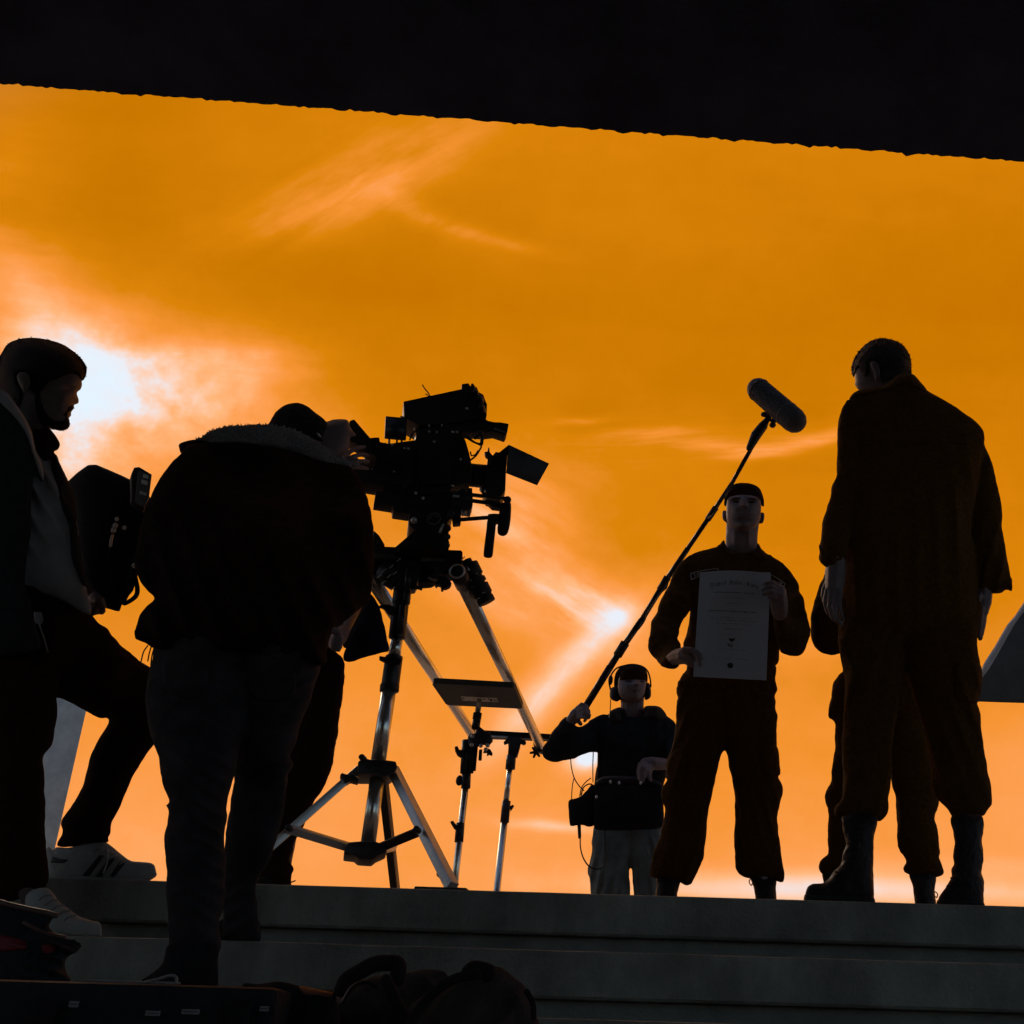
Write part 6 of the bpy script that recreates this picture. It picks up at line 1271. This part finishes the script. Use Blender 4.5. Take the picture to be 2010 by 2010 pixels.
pq('wing_lever', T2([(930, 1150), (985, 1180), (1015, 1230), (1010, 1255), (970, 1240), (935, 1258), (940, 1215), (885, 1215), (900, 1190)]), Yp-.02, .02, m_black, tb)
pq('handle_pin', T2([(830, 1180), (875, 1175), (868, 1318), (822, 1315)]), Yp-.02, .02, m_black, tb)
obj('sleeve', cyl((*T2([(664, 1060)])[0], Yp), (*T2([(640, 1500)])[0], Yp), 19), m_cast, tb)
obj('sleeve', cyl((*T2([(754, 1050)])[0], Yp-.01), (*T2([(715, 1500)])[0], Yp-.01), 11), m_blackm, tb)
obj('rod', cyl((*T2([(800, 1090)])[0], Yp-.01), (*T2([(765, 1470)])[0], Yp-.01), 6), m_blackm, tb)
obj('sleeve', cyl((*T2([(658, 1500)])[0], Yp), (*T2([(650, 1705)])[0], Yp), 18), m_cast, tb)
obj('thumb_screw', ellipsoid(at(*T2([(565, 1600)])[0], Yp), .014, .012, .02, 10), m_black, tb)
lo_p = at(*T2([(645, 1690)])[0], Yp); lo_q = at(*Q([(1014, 1860)])[0], Yp)
dv = (lo_q-lo_p); dv = dv/np.linalg.norm(dv); ed = lo_p+dv*((lo_p[2]-H1)/-dv[2])
obj('tube', cyl3(lo_p, ed, .0125), m_chrome, tb)
obj('tube', cyl((*Q([(1044, 1540)])[0], Yp), (*Q([(1036, 1640)])[0], Yp), 17), m_cast, tb)
pq('wing_lever', Q([(990, 1530), (1005, 1525), (1022, 1548), (1040, 1548), (1045, 1575), (1030, 1580), (1010, 1565)]), Yp-.03, .02, m_black, tb)
for a in (.3, 2.4, 4.5):
    obj('leg', cyl3(ed+np.array([0, 0, .12]), ed+np.array([.3*math.cos(a), .3*abs(math.sin(a)), .008]), .010), m_cast, tb)
pb = at(*Q([(1058, 1868)])[0], 3.2); obj('base_plate', box3((pb[0], 3.2, H1+.014), .10, .08, .028), m_cast, tb, bevel=.003)

# far stand under the crossbar
fs = thing('rail_stand', 'thin steel stand holding the far crossbar of the slider rails', 'stand', at(*Q([(1240, 1890)])[0], F1[1])*np.array([1, 1, 0])+np.array([0, 0, ZP]))
Yf = F1[1]+.0
pq('head', Q([(1298, 1075), (1368, 1080), (1366, 1120), (1350, 1175), (1332, 1172), (1325, 1195), (1296, 1190), (1302, 1120)]), Yf-.02, .06, m_cast, fs)
pq('wing_lever', Q([(1275, 1105), (1300, 1080), (1312, 1085), (1300, 1110), (1280, 1118)]), Yf-.01, .02, m_black, fs)
pq('wing_lever', Q([(1368, 1090), (1392, 1098), (1396, 1112), (1384, 1120), (1366, 1112)]), Yf-.01, .02, m_black, fs)
obj('sleeve', cyl((*Q([(1316, 1180)])[0], Yf), (*Q([(1310, 1250)])[0], Yf), 19), m_cast, fs)
obj('tube', cyl((*Q([(1308, 1245)])[0], Yf), (*Q([(1287, 1430)])[0], Yf), 11), m_chrome, fs)
obj('sleeve', cyl((*Q([(1290, 1422)])[0], Yf), (*Q([(1280, 1535)])[0], Yf), 17), m_cast, fs)
pq('wing_lever', Q([(1308, 1450), (1322, 1440), (1332, 1446), (1322, 1462), (1312, 1475)]), Yf-.02, .015, m_black, fs)
a_, b_ = at(*Q([(1279, 1530)])[0], Yf), at(*Q([(1240, 1890)])[0], Yf); dv = (b_-a_)/np.linalg.norm(b_-a_); eb = a_+dv*((a_[2]-ZP)/-dv[2])
obj('tube', cyl3(a_, eb, .0165), m_chrome, fs)
for a in (.3, 2.4, 4.5):
    obj('leg', cyl3(eb+np.array([0, 0, .25]), eb+np.array([.35*math.cos(a), .35*math.sin(a), .008]), .012), m_cast, fs)

# ================================================================== FOREGROUND GEAR
h5 = EDG[4][1]; h4 = EDG[3][1]
cs = thing('equipment_case', 'long flat black equipment case with small white labels lying along the bottom left', 'case', (at(330, 1990, 1.66)[0], 1.7, h5))
yc_ = 1.60
xl_, xr2 = at(-80, 1960, yc_)[0], at(655, 1960, yc_)[0]; ztc = at(330, 1930, yc_)[2]
obj('lower_shell', slab(xl_, xr2-.07, yc_, yc_+.26, h5+.001, ztc-.09), m_case, cs, bevel=.012)
ld = obj('lid', slab(xl_+.004, xr2-.075, yc_+.004, yc_+.255, ztc-.086, ztc), m_case, cs, bevel=.014)
obj('rim', slab(xl_-.003, xr2-.066, yc_-.003, yc_+.262, ztc-.091, ztc-.085), m_blackm, cs, smooth=False)
obj('lid_highlight', tube3([(at(160, 1925, yc_)[0], yc_+.012, ztc+.001), (at(345, 1927, yc_)[0], yc_+.012, ztc+.001)], .0018, 6), m_edge, ld)  # pale tube stands in for the light line along the lid edge
for px_, py_, w_, h_ in ((145, 1971, 18, 11), (300, 1989, 28, 9), (374, 1986, 34, 9), (519, 1980, 17, 9)):
    c = at(px_, py_, yc_-.004); s_ = mpp(c)
    lb = obj('label', box3(c, w_*s_, .002, h_*s_), m_edge, cs, smooth=False)
    obj('print', box3(c-np.array([0, .0015, 0]), w_*s_*.8, .001, h_*s_*.16), m_ink, lb, smooth=False)
for px_ in (90, 470):
    c = at(px_, 1990, yc_-.006); obj('latch', box3(c, .028, .008, .034), m_bagd, cs, bevel=.002)
cable('tie', [(*q, 1.58) for q in G([(500, 488), (545, 478), (585, 466), (606, 470), (608, 488)])], .0022, m_edge, cs)
# rolled cloth beside it, the orange light on its top painted as a patch
rl = thing('rolled_jacket', 'small rolled dark jacket with orange light painted along its top between case and bags', 'jacket', (at(600, 1990, 1.66)[0], 1.68, h5))
rfld = Field(G([(835, 505), (850, 490), (930, 490), (980, 494), (1035, 500), (1060, 504), (1100, 512), (1145, 522), (1160, 560), (1150, 700), (840, 700)]), 1.68, k=.45, g=3)
remesh('cloth', [rfld.solid()], m_bagd, rl, .005, 1, .012, .04)
obj('lit_patch', rfld.overlay(G([(1030, 502), (1065, 506), (1105, 515), (1148, 524), (1140, 540), (1095, 535), (1050, 530)]), .004, g=2.5, ramp=4), mat('orange_light_patch', (.16, .06, .035), .6, var=.4, scale=40), rl)  # warm light on the cloth put into the patch colour
# two backpacks
for nm, lab, pts, Yb_, mt, ex in (
    ('backpack', 'dark slumped backpack with a thick black top handle beside the equipment case', [(1105, 700), (1125, 600), (1150, 555), (1185, 520), (1230, 490), (1300, 468), (1360, 470), (1420, 452), (1490, 437), (1535, 446), (1555, 480), (1500, 560), (1450, 700)], 1.78, m_bag, 0),
    ('backpack', 'slumped brown backpack nearest the middle of the bottom edge', [(1380, 700), (1400, 600), (1430, 550), (1480, 515), (1540, 485), (1600, 458), (1650, 432), (1692, 424), (1730, 432), (1765, 455), (1795, 490), (1822, 535), (1845, 590), (1862, 700)], 1.70, m_bag, 1)):
    t = thing(nm, lab, 'backpack', (at(*G([((pts[0][0]+pts[-1][0])/2, 640)])[0], Yb_)[0], Yb_+.05, h5), group='backpacks on the lower step')
    fl = Field(G([(x, y if y < 690 else 790) for x, y in pts]), Yb_, k=.42, g=3, fold=(.010, 50+70*ex, 57))
    remesh('bag_body', [fl.solid()], mt, t, .005, 1, .012, .05)
    if ex == 0:
        strap = G([(1180, 512), (1195, 480), (1235, 455), (1285, 428), (1330, 422), (1368, 424), (1374, 445), (1370, 475)])
        obj('handle', tube3(curve3([at(*q, Yb_-.10) for q in strap], 5), .011, 10), m_bagd, t)
        obj('zip', tube3(curve3([at(*q, Yb_-.155) for q in G([(1180, 560), (1215, 505), (1262, 488), (1300, 505)])], 4), .003, 6), m_blackm, t)
        obj('strap', tube3(curve3([at(*q, Yb_-.15) for q in G([(1330, 480), (1350, 520), (1370, 570), (1400, 620)])], 4), .008, 8), m_bagd, t)
    else:
        obj('handle', tube3(curve3([at(*q, Yb_-.08) for q in G([(1612, 452), (1630, 438), (1660, 440), (1690, 452), (1680, 466)])], 5), .009, 10), m_bagd, t)
        obj('strap', tube3(curve3([at(*q, Yb_-.12) for q in G([(1640, 460), (1560, 480), (1490, 530), (1440, 590), (1400, 660)])], 5), .007, 8), m_bagd, t)
        obj('strap', tube3(curve3([at(*q, Yb_-.06) for q in G([(1815, 520), (1836, 560), (1840, 610)])], 4), .004, 8), m_bagd, t)
# red and black pack at the lower left
rp = thing('red_pack', 'black and red pack with glossy piping in the lower left corner', 'bag', (at(40, 1900, 1.95)[0], 2.0, h4))
rpf = Field(B([(-120, 1368), (0, 1358), (60, 1372), (140, 1392), (230, 1415), (266, 1428), (242, 1450), (228, 1480), (244, 1506), (300, 1526), (360, 1540), (384, 1566), (360, 1600), (310, 1625), (305, 1680), (340, 1740), (250, 1800), (-120, 1800)]), 2.0, k=.30, g=3, fold=(.02, 20, 24))
remesh('pack_body', [rpf.solid()], m_case, rp, .005, 1, .010, .05)
def on_f(fl, q, ex):
    f, _ = fl.front(np.array([q[0]]), np.array([q[1]])); Yq = depth_of(fl.Y, np.array([q[0]]), np.array([q[1]]))[0]; return at(q[0], q[1], Yq-f[0]-ex)
for pts, r in (([(-60, 1350), (0, 1362), (60, 1378), (140, 1396), (220, 1412), (262, 1424)], .0045), ([(115, 1458), (160, 1485), (210, 1505), (260, 1518), (300, 1526)], .0035)):
    obj('piping', tube3(curve3([on_f(rpf, q, .002) for q in B(pts)], 5), r, 10), m_shiny, rp)
obj('panel', rpf.overlay(B([(-60, 1515), (40, 1520), (122, 1545), (118, 1582), (40, 1592), (-60, 1585)]), .004, back=False, g=2.5, ramp=4), m_red, rp)
obj('panel', rpf.overlay(B([(192, 1560), (250, 1566), (266, 1588), (205, 1598)]), .004, back=False, g=2.5, ramp=3), m_red, rp)
